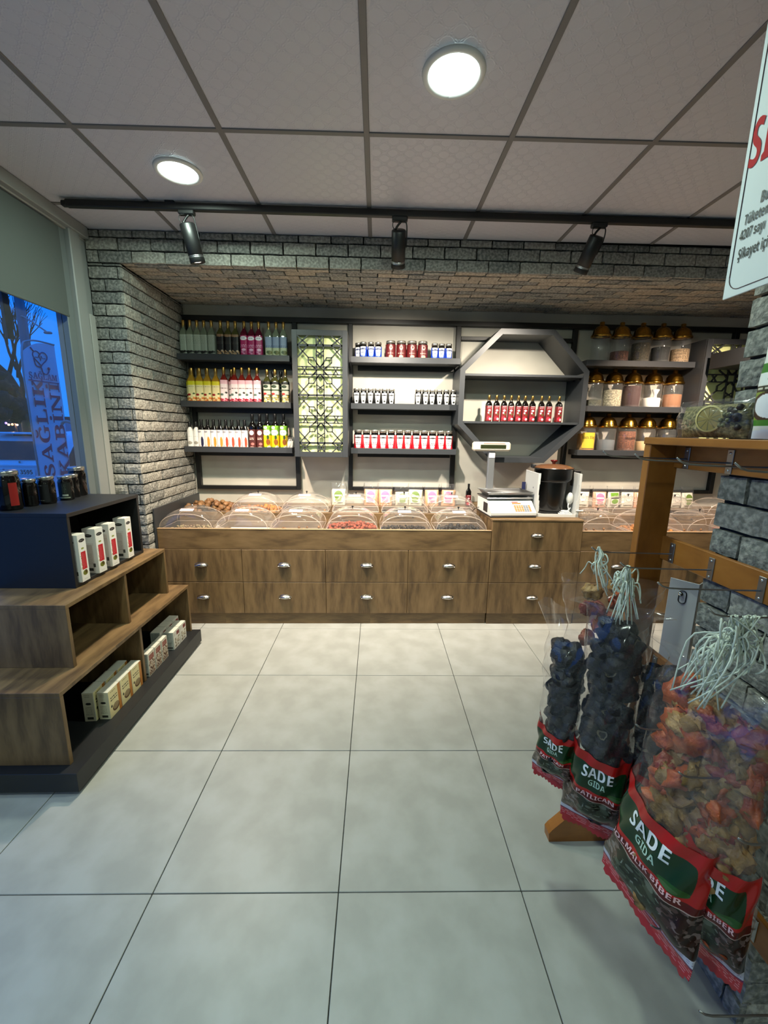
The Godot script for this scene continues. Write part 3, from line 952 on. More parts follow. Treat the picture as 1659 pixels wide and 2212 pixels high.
func lattice_box(label: String, x0: float, y0: float, w: float, h: float) -> void:
	var z1 := -3.43
	var t := thing("lattice_cabinet", label, "cabinet", Vector3(x0, y0, ZB), 0, "pierced lattice wall cabinets")
	var d := z1 - ZB
	var b := 0.042
	obj("side", box2(Vector3(0, 0, 0), Vector3(0.018, h, d - 0.018), 0.001), M.slate, t)
	obj("side", box2(Vector3(w - 0.018, 0, 0), Vector3(w, h, d - 0.018), 0.001), M.slate, t)
	obj("top", box2(Vector3(0.018, h - 0.018, 0), Vector3(w - 0.018, h, d - 0.018)), M.slate, t)
	obj("bottom", box2(Vector3(0.018, 0, 0), Vector3(w - 0.018, 0.018, d - 0.018)), M.slate, t)
	obj("lime_board", box2(Vector3(0.018, 0.018, d - 0.046), Vector3(w - 0.018, h - 0.018, d - 0.040)), M.lime, t)
	var s := st()
	bx2(s, Vector3(0, 0, d - 0.018), Vector3(b, h, d), 0.001)
	bx2(s, Vector3(w - b, 0, d - 0.018), Vector3(w, h, d), 0.001)
	bx2(s, Vector3(b, h - b, d - 0.018), Vector3(w - b, h, d), 0.001)
	bx2(s, Vector3(b, 0, d - 0.018), Vector3(w - b, b, d), 0.001)
	var door := obj("door_frame", fin(s), M.slate, t)
	obj("lattice_screen", lattice_mesh(w - b * 2.0, h - b * 2.0), M.slate, door, Vector3(b, b, d - 0.009))

func octagon() -> void:
	var c := Vector2(1.24, 1.758)
	var R := 0.53
	var t := thing("octagon_shelf", "slate octagonal wall shelf with two boards inside", "shelf", Vector3(c.x, c.y - R, ZB))
	var d := 0.30
	var th := 0.042
	var half := 0.40 * R
	for k in 8:
		var a := k * PI / 4.0
		# one side board, mitred, seen along z
		var s := st()
		s.set_smooth_group(-1)
		var n := Vector2(cos(a), sin(a))
		var u := Vector2(-n.y, n.x)
		var lo := R * tan(PI / 8.0)
		var li := (R - th) * tan(PI / 8.0)
		var P := []
		for q in [n * R - u * lo, n * R + u * lo, n * (R - th) + u * li, n * (R - th) - u * li]:
			P.append(Vector3(q.x, q.y + R, 0.0))
		var F := []
		for p in P: F.append(p + Vector3(0, 0, d))
		quad(s, F[3], F[0], F[1], F[2])
		quad(s, P[0], P[3], P[2], P[1])
		quad(s, F[0], P[0], P[1], F[1])
		quad(s, F[2], P[2], P[3], F[3])
		obj("side_board", fin(s), M.slate, t)
	obj("shelf_board", box2(Vector3(-R + th, 1.94 - c.y + R - 0.014, 0.0), Vector3(R - th, 1.94 - c.y + R + 0.004, d - 0.012), 0.001), M.slate, t)
	obj("shelf_board", box2(Vector3(-R + th, 1.562 - c.y + R - 0.014, 0.0), Vector3(R - th, 1.562 - c.y + R + 0.004, d - 0.012), 0.001), M.slate, t)
	for k in 2:
		obj("bracket", box(Vector3(0.012, 0.010, 0.02), 0.001, Vector3(R - th - 0.007, 1.916 - c.y + R, d - 0.06 - k * 0.1)), M.black, t)

func build_wall_units() -> void:
	obj("rail_bar", box2(Vector3(-1.60, 2.36, ZB), Vector3(3.40, 2.40, -3.688), 0.002), M.black).name = "top_wall_rail"
	tag(get_node("top_wall_rail"), "long black rail along the top of the back wall", "rail")
	wall_frame("black wall frame behind the three bottle shelves", -1.565, -0.64, 0.94, 0)
	wall_frame("black wall frame behind the three jam jar shelves", -0.205, 0.757, 0.94, 0)
	wall_frame("black wall frame behind the brass topped jar shelves", 1.735, 3.20, 0.94, 0)
	var cb := obj("cross_bar", box2(Vector3(0.758, 2.25, ZB), Vector3(1.734, 2.28, -3.69), 0.002), M.black)
	tag(cb, "short black bar above the octagonal shelf", "bar")
	var rows := ["top", "middle", "bottom"]
	for i in 3:
		var y: float = [2.067, 1.697, 1.325][i]
		shelf("slate floating shelf, %s of three carrying oil bottles" % rows[i], -1.578, -0.675, y)
		shelf("slate floating shelf, %s of three carrying jam jars" % rows[i], -0.177, 0.728, y + 0.004)
		shelf("slate floating shelf, %s of three carrying brass topped jars" % rows[i], 1.785, 2.712, y + 0.014)
	lattice_box("slate lattice wall cabinet between the oil bottles and the jam jars", -0.638, 1.255, 0.44, 0.992)
	lattice_box("slate lattice wall cabinet right of the brass topped jars", 2.72, 1.255, 0.50, 0.992)
	octagon()
	var ds := thing("side_shelf", "dark slate shelf on the right wall before the far lattice cabinet", "shelf", Vector3(2.72, 2.0, -3.12))
	obj("board", box2(Vector3(0, 0, -0.26), Vector3(0.70, 0.118, 0.40), 0.002), M.slate_dark, ds)
	obj("bracket", box2(Vector3(0.65, -0.06, 0.0), Vector3(0.70, 0.0, 0.03), 0.002), M.slate_dark, ds)

# ------------------------------------------------------------------ goods on the shelves
# shapes: [height, half width, squareness, kind]
func bottle_profile(h: float, r: float, kind: String) -> Array:
	match kind:
		"tall": return [Vector2(0.0001, 0), Vector2(r * 0.94, 0.001), Vector2(r, 0.006), Vector2(r, h * 0.63), Vector2(r * 0.93, h * 0.68), Vector2(r * 0.62, h * 0.745), Vector2(r * 0.40, h * 0.79), Vector2(r * 0.36, h * 0.86)]
		"short": return [Vector2(0.0001, 0), Vector2(r * 0.94, 0.001), Vector2(r, 0.006), Vector2(r, h * 0.66), Vector2(r * 0.9, h * 0.72), Vector2(r * 0.5, h * 0.79), Vector2(r * 0.45, h * 0.82)]
		"jar": return [Vector2(0.0001, 0), Vector2(r * 0.92, 0.001), Vector2(r, 0.008), Vector2(r, h * 0.74), Vector2(r * 0.93, h * 0.81), Vector2(r * 0.84, h * 0.86), Vector2(r * 0.84, h * 0.89)]
	return []

func cap_profile(h: float, r: float, kind: String) -> Array:
	match kind:
		"tall": return [Vector2(r * 0.40, h * 0.80), Vector2(r * 0.42, h * 0.86), Vector2(r * 0.44, h * 0.865), Vector2(r * 0.44, h * 0.985), Vector2(r * 0.40, h * 0.998), Vector2(0.0001, h)]
		"short": return [Vector2(r * 0.52, h * 0.81), Vector2(r * 0.53, h * 0.985), Vector2(r * 0.48, h), Vector2(0.0001, h)]
		"jar": return [Vector2(r * 0.88, h * 0.865), Vector2(r * 0.95, h * 0.87), Vector2(r * 0.96, h * 0.975), Vector2(r * 0.90, h * 0.998), Vector2(0.0001, h)]
	return []

func container(called: String, category: String, group: String, h: float, r: float, sq: float, kind: String, body: Material, cap: Material, lab: Material, l0: float, l1: float, wrap := 1.9) -> Node3D:
	var t := Node3D.new()
	t.set_meta("base_name", called)
	t.set_meta("category", category)
	t.set_meta("group", group)
	var segs := 24
	obj("body", turned(bottle_profile(h, r, kind), segs, sq), body, t)
	obj("cap" if kind != "jar" else "lid", turned(cap_profile(h, r, kind), 16), cap, t)
	var s := st()
	lathe(s, [Vector2(r + 0.0007, h * l0), Vector2(r + 0.0007, h * l1)], 16, sq, -wrap, wrap)
	obj("label", fin(s), lab, t)
	return t

# places copies of one container along a row; the label says which of the row it is
func row(proto: Node3D, xs: Array, y: float, z: float, what: String, from: String, first := 0, total := 0, jitter := 0.012) -> void:
	var n := xs.size()
	for i in n:
		var c: Node3D = proto.duplicate()
		var nm := String(proto.get_meta("base_name"))
		c.name = numbered(nm, self)
		add_child(c, true)
		c.position = Vector3(xs[i], y, z + rng.randf_range(-jitter, jitter) * 0.5)
		c.rotation.y = rng.randf_range(-0.12, 0.12)
		c.set_meta("label", (ORD[i + first] + " " + what) if n > 1 else what)
	proto.free()

func build_goods() -> void:
	var W := Color(0.90, 0.90, 0.88)
	var gl_dark := mat(Color(0.035, 0.028, 0.025), 0.08)
	var gl_pale := mat(Color(0.42, 0.45, 0.38, 1.0), 0.08)
	var gl_yel := mat(Color(0.62, 0.46, 0.12), 0.08)
	var gl_red := mat(Color(0.40, 0.10, 0.07), 0.08)
	var gl_mag := mat(Color(0.30, 0.035, 0.12), 0.08)
	var gl_olive := mat(Color(0.25, 0.25, 0.12), 0.08)
	var capk := mat(Color(0.03, 0.03, 0.03), 0.35)
	var lidm := mat(Color(0.78, 0.76, 0.72), 0.25, 0.9)
	# printed labels
	var P := {}
	P.pale = print_tex(48, 96, Color(0.62, 0.66, 0.60), [["t", 0.25, 0.10, 0.75, Color(0.36, 0.40, 0.36), 6, 0.06, 0.02], ["e", 0.42, 0.80, 0.15, 0.06, Color(0.06, 0.07, 0.06)], ["e", 0.60, 0.78, 0.12, 0.05, Color(0.08, 0.08, 0.07)], ["r", 0.3, 0.87, 0.7, 0.885, Color(0.2, 0.2, 0.2)]])
	P.nut = print_tex(48, 96, Color(0.06, 0.04, 0.05), [["e", 0.5, 0.02, 0.3, 0.09, Color(0.55, 0.42, 0.30)], ["t", 0.25, 0.33, 0.75, Color(0.5, 0.45, 0.40), 2, 0.06, 0.02], ["b", 0.22, 0.68, 0.78, 0.92, Color(0.72, 0.55, 0.38), 26, 0.055]])
	P.mag = print_tex(48, 96, Color(0.66, 0.12, 0.36), [["e", 0.5, 0.12, 0.2, 0.09, Color(0.92, 0.90, 0.92)], ["t", 0.4, 0.11, 0.6, Color(0.25, 0.3, 0.4), 1, 0.1, 0.03], ["t", 0.28, 0.40, 0.72, Color(0.95, 0.80, 0.88), 3, 0.045, 0.03], ["e", 0.5, 0.62, 0.13, 0.06, Color(0.92, 0.72, 0.82)], ["b", 0.3, 0.7, 0.7, 0.95, Color(0.80, 0.42, 0.60), 12, 0.06]])
	P.grey = print_tex(48, 96, Color(0.50, 0.56, 0.66), [["r", 0.0, 0.52, 1.0, 1.0, Color(0.70, 0.72, 0.58)], ["t", 0.25, 0.42, 0.75, Color(0.16, 0.20, 0.32), 2, 0.05, 0.03], ["e", 0.55, 0.74, 0.14, 0.10, Color(0.42, 0.42, 0.20)], ["e", 0.45, 0.72, 0.07, 0.07, Color(0.25, 0.32, 0.15)]])
	P.yel = print_tex(48, 96, Color(0.88, 0.84, 0.62), [["r", 0.0, 0.0, 1.0, 0.12, Color(0.84, 0.80, 0.10)], ["e", 0.5, 0.12, 0.34, 0.06, Color(0.84, 0.80, 0.10)], ["t", 0.3, 0.24, 0.7, Color(0.45, 0.42, 0.35), 1, 0.1, 0.025], ["e", 0.38, 0.62, 0.09, 0.05, Color(0.55, 0.08, 0.06)], ["e", 0.64, 0.57, 0.06, 0.035, Color(0.20, 0.32, 0.12)], ["b", 0.1, 0.74, 0.9, 1.0, Color(0.80, 0.42, 0.08), 70, 0.05]])
	P.pink = print_tex(48, 96, Color(0.92, 0.87, 0.87), [["r", 0.0, 0.0, 1.0, 0.16, Color(0.90, 0.72, 0.76)], ["t", 0.28, 0.34, 0.72, Color(0.25, 0.12, 0.14), 1, 0.1, 0.04], ["e", 0.38, 0.62, 0.09, 0.05, Color(0.35, 0.45, 0.40)], ["e", 0.62, 0.54, 0.06, 0.04, Color(0.15, 0.15, 0.12)], ["b", 0.1, 0.80, 0.9, 1.0, Color(0.72, 0.08, 0.20), 60, 0.055]])
	P.olv = print_tex(48, 96, Color(0.72, 0.72, 0.66), [["r", 0.0, 0.0, 1.0, 0.12, Color(0.05, 0.07, 0.04)], ["e", 0.45, 0.22, 0.14, 0.07, Color(0.10, 0.20, 0.10)], ["r", 0.0, 0.36, 1.0, 0.42, Color(0.22, 0.30, 0.20)], ["e", 0.4, 0.56, 0.09, 0.05, Color(0.66, 0.12, 0.08)], ["b", 0.2, 0.62, 0.8, 0.98, Color(0.72, 0.62, 0.22), 34, 0.06], ["b", 0.2, 0.6, 0.8, 0.98, Color(0.12, 0.14, 0.06), 16, 0.05]])
	P.tube = print_tex(48, 96, Color(0.90, 0.90, 0.89), [["t", 0.36, 0.28, 0.64, Color(0.5, 0.5, 0.5), 1, 0.1, 0.02], ["e", 0.5, 0.62, 0.12, 0.09, Color(0.62, 0.60, 0.56)], ["t", 0.38, 0.8, 0.62, Color(0.55, 0.55, 0.55), 2, 0.05, 0.015]])
	for q in [["navy", Color(0.12, 0.12, 0.26)], ["orange", Color(0.88, 0.55, 0.20)], ["coral", Color(0.85, 0.30, 0.20)]]:
		P[q[0]] = print_tex(48, 72, Color(0.90, 0.89, 0.88), [["e", 0.40, 0.10, 0.14, 0.05, Color(0.62, 0.62, 0.66)], ["e", 0.58, 0.62, 0.09, 0.27, q[1]], ["t", 0.34, 0.78, 0.48, Color(0.4, 0.2, 0.2), 3, 0.05, 0.02], ["r", 0.60, 0.9, 0.75, 1.0, Color(0.85, 0.30, 0.28)]])
	P.maroon = print_tex(48, 96, Color(0.30, 0.13, 0.12), [["e", 0.5, 0.17, 0.17, 0.12, W], ["t", 0.42, 0.17, 0.58, Color(0.3, 0.3, 0.4), 1, 0.1, 0.02], ["t", 0.34, 0.42, 0.66, Color(0.9, 0.8, 0.75), 2, 0.06, 0.05], ["e", 0.55, 0.74, 0.13, 0.07, Color(0.75, 0.45, 0.42)], ["e", 0.5, 0.9, 0.14, 0.04, Color(0.82, 0.62, 0.58)]])
	P.pine = print_tex(48, 96, Color(0.42, 0.62, 0.16), [["e", 0.45, 0.08, 0.10, 0.055, W], ["e", 0.5, 0.28, 0.2, 0.12, W], ["t", 0.40, 0.28, 0.6, Color(0.35, 0.42, 0.30), 1, 0.1, 0.03], ["r", 0.0, 0.40, 1.0, 0.86, Color(0.90, 0.74, 0.05)], ["e", 0.56, 0.48, 0.07, 0.09, Color(0.16, 0.26, 0.08)], ["e", 0.56, 0.67, 0.10, 0.13, Color(0.50, 0.28, 0.06)], ["b", 0.35, 0.84, 0.65, 0.93, Color(0.92, 0.90, 0.86), 10, 0.06]])
	P.blue = print_tex(64, 64, Color(0.06, 0.24, 0.70), [["s", 0.27, 0.0, 0.73, 0.86, W, 0.55], ["r", 0.27, 0.17, 0.73, 0.23, Color(0.10, 0.16, 0.36)], ["e", 0.5, 0.17, 0.11, 0.06, Color(0.12, 0.18, 0.36)], ["t", 0.36, 0.42, 0.64, Color(0.20, 0.28, 0.52), 1, 0.1, 0.07], ["t", 0.40, 0.54, 0.60, Color(0.4, 0.5, 0.65), 1, 0.1, 0.04], ["r", 0.35, 0.68, 0.65, 0.74, Color(0.08, 0.28, 0.75)]])
	P.wine = print_tex(64, 64, Color(0.34, 0.045, 0.06), [["e", 0.5, 0.22, 0.09, 0.15, Color(0.80, 0.62, 0.58)], ["e", 0.5, 0.20, 0.05, 0.08, Color(0.34, 0.05, 0.06)], ["t", 0.33, 0.56, 0.67, Color(0.88, 0.72, 0.60), 1, 0.1, 0.06], ["e", 0.5, 0.80, 0.11, 0.12, Color(0.86, 0.66, 0.50)]])
	P.black = print_tex(64, 64, Color(0.03, 0.03, 0.035), [["s", 0.28, 0.0, 0.72, 0.80, W, 0.5], ["r", 0.28, 0.16, 0.72, 0.20, Color(0.15, 0.15, 0.17)], ["e", 0.5, 0.17, 0.12, 0.055, Color(0.15, 0.15, 0.17)], ["t", 0.37, 0.36, 0.63, Color(0.35, 0.35, 0.35), 1, 0.1, 0.05], ["e", 0.5, 0.62, 0.08, 0.07, Color(0.08, 0.10, 0.08)], ["r", 0.38, 0.86, 0.62, 0.99, W]])
	P.rose = print_tex(64, 64, Color(0.80, 0.06, 0.14), [["s", 0.27, 0.0, 0.73, 0.90, W, 0.45], ["r", 0.27, 0.17, 0.73, 0.22, Color(0.22, 0.14, 0.14)], ["e", 0.5, 0.18, 0.13, 0.06, Color(0.18, 0.14, 0.15)], ["t", 0.36, 0.40, 0.64, Color(0.30, 0.25, 0.24), 1, 0.1, 0.04], ["t", 0.34, 0.54, 0.66, Color(0.28, 0.12, 0.12), 2, 0.11, 0.06], ["r", 0.36, 0.93, 0.64, 1.0, W]])
	P.pom = print_tex(48, 96, Color(0.42, 0.04, 0.07), [["r", 0.36, 0.0, 0.64, 0.05, Color(0.9, 0.6, 0.62)], ["t", 0.36, 0.12, 0.64, Color(0.95, 0.75, 0.78), 1, 0.1, 0.04], ["e", 0.5, 0.30, 0.10, 0.07, Color(0.95, 0.85, 0.86)], ["e", 0.44, 0.46, 0.07, 0.06, Color(0.95, 0.88, 0.88)], ["e", 0.56, 0.55, 0.06, 0.05, Color(0.25, 0.35, 0.12)], ["e", 0.46, 0.80, 0.12, 0.11, Color(0.80, 0.14, 0.22)], ["e", 0.58, 0.86, 0.09, 0.08, Color(0.95, 0.68, 0.70)]])
	for k in P.keys(): P[k] = printed(P[k])
	var y1 := 2.037
	var y2 := 1.667
	var y3 := 1.295
	var zc := -3.60
	var G := "oil bottles on the left shelves"
	row(container("oil_bottle", "bottle", G, 0.30, 0.0285, 7.0, "tall", gl_pale, M.gold, P.pale, 0.06, 0.62, 2.2), [-1.545, -1.490, -1.435, -1.380, -1.318], y1, zc, "from left of five grey green labelled bottles on the top left shelf", "")
	row(container("oil_bottle", "bottle", G, 0.30, 0.0285, 7.0, "tall", gl_olive, M.gold, P.nut, 0.04, 0.64, 2.2), [-1.243, -1.184, -1.125], y1, zc, "from left of three black labelled nut oil bottles, top left shelf", "")
	row(container("oil_bottle", "bottle", G, 0.30, 0.0285, 7.0, "tall", gl_mag, M.gold, P.mag, 0.03, 0.62, 2.2), [-1.052, -0.994, -0.935], y1, zc, "from left of three magenta bottles on the top left shelf", "")
	row(container("oil_bottle", "bottle", G, 0.30, 0.0285, 7.0, "tall", gl_pale, M.gold, P.grey, 0.05, 0.60, 2.2), [-0.853, -0.793, -0.733], y1, zc, "from left of three blue grey labelled bottles, top left shelf", "")
	row(container("oil_bottle", "bottle", G, 0.295, 0.030, 7.0, "tall", gl_yel, M.gold, P.yel, 0.05, 0.64, 2.2), [-1.491, -1.427, -1.362, -1.294], y2, -3.565, "from left of four front bottles with yellow topped labels, middle left shelf", "", 0, 0, 0.0)
	row(container("oil_bottle", "bottle", G, 0.295, 0.030, 7.0, "tall", gl_yel, M.gold, P.yel, 0.05, 0.64, 2.2), [-1.535, -1.468, -1.400], y2, -3.645, "from left of the yellow labelled bottles standing behind, middle left shelf", "", 0, 0, 0.0)
	row(container("oil_bottle", "bottle", G, 0.305, 0.0295, 7.0, "tall", gl_red, M.gold, P.pink, 0.05, 0.66, 2.2), [-1.228, -1.140, -1.080, -1.019, -0.955], y2, -3.565, "from left of five pink white labelled bottles, middle left shelf", "", 0, 0, 0.0)
	row(container("oil_bottle", "bottle", G, 0.300, 0.0295, 7.0, "tall", gl_red, M.gold, P.pink, 0.05, 0.66, 2.2), [-1.190], y2, -3.64, "pink white labelled bottle half hidden behind its row, middle left shelf", "", 0, 0, 0.0)
	row(container("oil_bottle", "bottle", G, 0.295, 0.0295, 7.0, "tall", gl_olive, M.gold, P.olv, 0.07, 0.66, 2.2), [-0.873, -0.807, -0.722], y2, -3.565, "from left of three dark olive labelled bottles, middle left shelf", "", 0, 0, 0.0)
	row(container("oil_bottle", "bottle", G, 0.290, 0.0295, 7.0, "tall", gl_olive, capk, P.olv, 0.07, 0.66, 2.2), [-0.843, -0.776], y2, -3.645, "from left of two dark bottles hidden behind, middle left shelf", "", 0, 0, 0.0)
	row(container("lotion_bottle", "bottle", G, 0.235, 0.0245, 2.0, "short", M.white, capk, P.tube, 0.0, 0.66, 3.1), [-1.545, -1.494], y3, -3.585, "from left of two white round bottles on the bottom left shelf", "")
	row(container("sauce_bottle", "bottle", G, 0.255, 0.0245, 6.0, "short", gl_dark, capk, P.navy, 0.02, 0.66, 2.2), [-1.448], y3, -3.585, "small black bottle with navy white label, bottom left shelf", "")
	row(container("sauce_bottle", "bottle", G, 0.255, 0.0245, 6.0, "short", gl_dark, capk, P.orange, 0.02, 0.66, 2.2), [-1.397, -1.345, -1.293], y3, -3.585, "from left of three small orange white labelled bottles, bottom left shelf", "")
	row(container("sauce_bottle", "bottle", G, 0.255, 0.0245, 6.0, "short", gl_dark, capk, P.coral, 0.02, 0.66, 2.2), [-1.241, -1.189, -1.137, -1.084], y3, -3.585, "from left of four small coral white labelled bottles, bottom left shelf", "")
	row(container("vinegar_bottle", "bottle", G, 0.305, 0.031, 3.0, "tall", gl_dark, capk, P.maroon, 0.04, 0.58, 1.7), [-1.020, -0.956], y3, -3.585, "from left of two black bottles with oval maroon labels, bottom left shelf", "")
	row(container("vinegar_bottle", "bottle", G, 0.31, 0.031, 5.0, "tall", gl_dark, capk, P.pine, 0.02, 0.68, 2.4), [-0.892, -0.826, -0.754], y3, -3.585, "from left of three bottles with green yellow pineapple labels, bottom left shelf", "")
	packet("grey white paper packet at the right end of the bottom left shelf", Vector3(-0.705, y3, -3.60), 0.055, 0.115, Color(0.72, 0.72, 0.70), M.white, "")
	# jam jars
	G = "jars on the middle shelves"
	y1 += 0.004; y2 += 0.004; y3 += 0.004
	var jb := func(n: String) -> Node3D: return container("jam_jar", "jar", G, 0.152, 0.0285, 2.0, "jar", gl_dark, lidm, P[n], 0.05, 0.76)
	row(jb.call("blue"), [-0.075, -0.012, 0.048], y1, -3.585, "from left of three front blue labelled jars, left on the top jar shelf", "", 0, 0, 0.0)
	row(jb.call("blue"), [-0.118], y1, -3.63, "blue labelled jar tucked behind at the left end of the top jar shelf", "", 0, 0, 0.0)
	row(container("jam_jar", "jar", G, 0.165, 0.042, 2.0, "jar", gl_dark, lidm, P.wine, 0.08, 0.82), [0.151, 0.240, 0.328, 0.418], y1, -3.585, "from left of four large wine red labelled jars", "")
	row(jb.call("blue"), [0.518, 0.577, 0.637], y1, -3.585, "from left of three blue labelled jars at the right end, top jar shelf", "")
	row(jb.call("black"), [-0.131, -0.072, -0.013, 0.046, 0.105, 0.164], y2, -3.575, "from left of six black white jars in the left row, middle jar shelf", "")
	row(jb.call("black"), [0.392, 0.451, 0.511, 0.570, 0.630, 0.690], y2, -3.575, "from left of six black white jars in the right row, middle jar shelf", "")
	var xs := []
	for i in 12: xs.append(-0.117 + 0.0714 * i)
	row(container("jam_jar", "jar", G, 0.185, 0.0345, 2.0, "jar", gl_dark, lidm, P.rose, 0.12, 0.76), xs, y3, -3.58, "from left of twelve red white labelled jars on the bottom jar shelf", "")
	# bottles in the octagon and on the counter
	row(container("pomegranate_bottle", "bottle", "red bottles in the octagon", 0.222, 0.0245, 7.0, "tall", gl_dark, M.gold, P.pom, 0.03, 0.60, 2.0), [0.998, 1.064, 1.129, 1.191, 1.253, 1.312, 1.375, 1.452, 1.518, 1.606], 1.566, -3.57, "from left of ten red labelled bottles inside the octagonal shelf", "")
	row(container("pomegranate_bottle", "bottle", "", 0.205, 0.0225, 7.0, "tall", gl_dark, capk, P.pom, 0.03, 0.50, 2.0), [0.880], 0.815, -3.63, "small dark oil bottle standing alone behind the scale", "")
	# brass topped jars
	var names_j := ["with a few dark pods at the bottom", "half full of reddish lentils", "full of brown green dried leaves", "filled with black seeds", "with pale beige chips", "with grey green seeds, low fill", "full of cream grains", "full of dark red powder", "with white powder and a white scoop", "half full of tan powder", "with a yellow paper and handwriting", "half full of grey powder", "of brown sesame with handwriting", "half full of pale cream powder", "of dark tea behind the rack post"]
	var cols := [Color(0.10, 0.07, 0.05), Color(0.46, 0.24, 0.13), Color(0.30, 0.25, 0.13), Color(0.03, 0.03, 0.035), Color(0.66, 0.54, 0.38), Color(0.30, 0.30, 0.22), Color(0.82, 0.78, 0.66), Color(0.22, 0.05, 0.035), Color(0.92, 0.91, 0.88), Color(0.52, 0.34, 0.20), Color(0.72, 0.50, 0.16), Color(0.34, 0.36, 0.38), Color(0.48, 0.24, 0.09), Color(0.82, 0.70, 0.52), Color(0.05, 0.05, 0.05)]
	var fill := [0.14, 0.52, 0.86, 0.72, 0.66, 0.38, 0.80, 0.97, 0.50, 0.66, 0.80, 0.55, 0.92, 0.50, 0.80]
	var xj := [[1.923, 2.096, 2.276, 2.450, 2.620], [1.910, 2.081, 2.248, 2.426, 2.610], [1.890, 2.071, 2.252, 2.423, 2.610]]
	var shelf_n := ["top", "middle", "bottom"]
	for r in 3:
		for i in 5:
			var k := r * 5 + i
			spice_jar("brass topped jar %s, %s right shelf" % [names_j[k], shelf_n[r]], Vector3(xj[r][i], [2.051, 1.681, 1.309][r], -3.60), cols[k], fill[k], k)
	# packets along the ledge
	var pk := [[-0.293, "g"], [0.0, "p"], [0.125, "p"], [0.275, "g"], [0.400, "g"], [0.545, "p"], [0.70, "p"]]
	var what := ["alone at the left, below the lattice cabinet", "leftmost pink one", "second pink one from left", "smaller, left of the big green one", "with the big green badge", "third pink one from left", "nearest the small dark bottle"]
	for i in 7:
		var p: Array = pk[i]
		packet("clear packet with %s badge on the ledge, %s" % ["green" if p[1] == "g" else "pink", what[i]], Vector3(p[0], 0.815, -3.64), 0.125, 0.20 if i != 3 else 0.17, Color(0.86, 0.84, 0.76) if p[1] == "g" else Color(0.90, 0.66, 0.50), badge("g" if p[1] == "g" else "p"), "packets on the counter ledge")
	var pr := [[1.93, "w"], [2.09, "p"], [2.218, "l"], [2.35, "w"], [2.47, "p"], [2.80, "w"], [2.91, "g"]]
	what = ["white packet in dark wrap beside the cooker", "pink badged packet, second right of the cooker", "packet with a lime green top, third right of the cooker", "white packet with a round badge, left of the rack post", "pale packet half hidden by the rack post", "white packet just right of the rack post", "cream packet with a round green badge, farthest right"]
	for i in 7:
		packet(what[i] + (" on the ledge" if i < 3 else ""), Vector3(pr[i][0], 0.815, -3.64), 0.12, 0.195, Color(0.88, 0.86, 0.80) if pr[i][1] != "p" else Color(0.90, 0.68, 0.56), badge(pr[i][1]), "packets on the right counter ledge")
	scale_and_cooker()

var badges := {}

func badge(k: String) -> Material:
	if badges.has(k): return badges[k]
	var c: Color = {"g": Color(0.40, 0.50, 0.20), "p": Color(0.86, 0.45, 0.62), "w": Color(0.66, 0.66, 0.62), "l": Color(0.42, 0.62, 0.10)}[k]
	var ops := [["e", 0.5, 0.42, 0.46, 0.36, c], ["r", 0.12, 0.40, 0.88, 0.52, Color(0.92, 0.90, 0.88)], ["t", 0.25, 0.44, 0.75, c.darkened(0.4), 1, 0.1, 0.04], ["e", 0.5, 0.80, 0.36, 0.17, c.lightened(0.3)]]
	if k == "w": ops = [["e", 0.5, 0.40, 0.40, 0.36, Color(0.45, 0.46, 0.43)], ["e", 0.5, 0.40, 0.36, 0.32, Color(0.90, 0.89, 0.86)], ["t", 0.3, 0.36, 0.7, Color(0.4, 0.4, 0.4), 2, 0.1, 0.04]]
	if k == "l": ops = [["r", 0.0, 0.0, 1.0, 0.3, c], ["r", 0.0, 0.36, 1.0, 0.5, Color(0.10, 0.12, 0.06)], ["e", 0.5, 0.72, 0.42, 0.2, c]]
	badges[k] = printed(print_tex(48, 64, Color(0.90, 0.88, 0.84), ops))
	return badges[k]

func packet(label: String, at: Vector3, w: float, h: float, fillc: Color, badge_m: Material, group: String) -> void:
	var t := thing("food_packet", label, "packet", at, rng.randf_range(-0.2, 0.2), group)
	t.rotation.x = -0.10
	var hf := h * 0.72
	var ph := rng.randf() * 6.0
	var s := st()
	for sd in [1.0, -1.0]:
		sheet(s, 10, 8, func(u: float, v: float) -> Vector3:
			var x: float = (u - 0.5) * sd
			var k := sqrt(maxf(0.0, 1.0 - pow(absf(x * 2.0), 4.0))) * sin(PI * clampf((1.0 - v) * 0.92 + 0.06, 0.0, 1.0))
			return Vector3(x * w, (1.0 - v) * hf, sd * 0.020 * k + 0.003 * sin(u * 11.0 + v * 7.0 + ph) * k + 0.021))
	obj("filling", fin(s), mat(fillc, 0.7), t)
	s = st()
	for sd in [1.0, -1.0]:
		sheet(s, 10, 10, func(u: float, v: float) -> Vector3:
			var x: float = (u - 0.5) * sd
			var top := smoothstep(0.35, 0.0, v)
			var k := sqrt(maxf(0.0, 1.0 - pow(absf(x * 2.0), 4.0))) * sin(PI * clampf((1.0 - v) * 0.8 + 0.05, 0.0, 1.0))
			return Vector3(x * (w + 0.012) + 0.004 * sin(v * 13.0 + ph), (1.0 - v) * h, sd * 0.0245 * k + 0.007 * top * sin(x * 26.0 + ph) + 0.021))
	obj("clear_wrap", fin(s), M.film, t)
	if badge_m != M.white:
		s = st()
		sheet(s, 6, 6, func(u: float, v: float) -> Vector3:
			var x := (u - 0.5) * 0.66
			return Vector3(x * w, hf * (0.95 - 0.78 * v), 0.026 * sqrt(1.0 - pow(absf(x * 2.0), 4.0)) * sin(PI * clampf((1.0 - v) * 0.6 + 0.22, 0.0, 1.0)) + 0.0218))
		obj("badge", fin(s), badge_m, t)

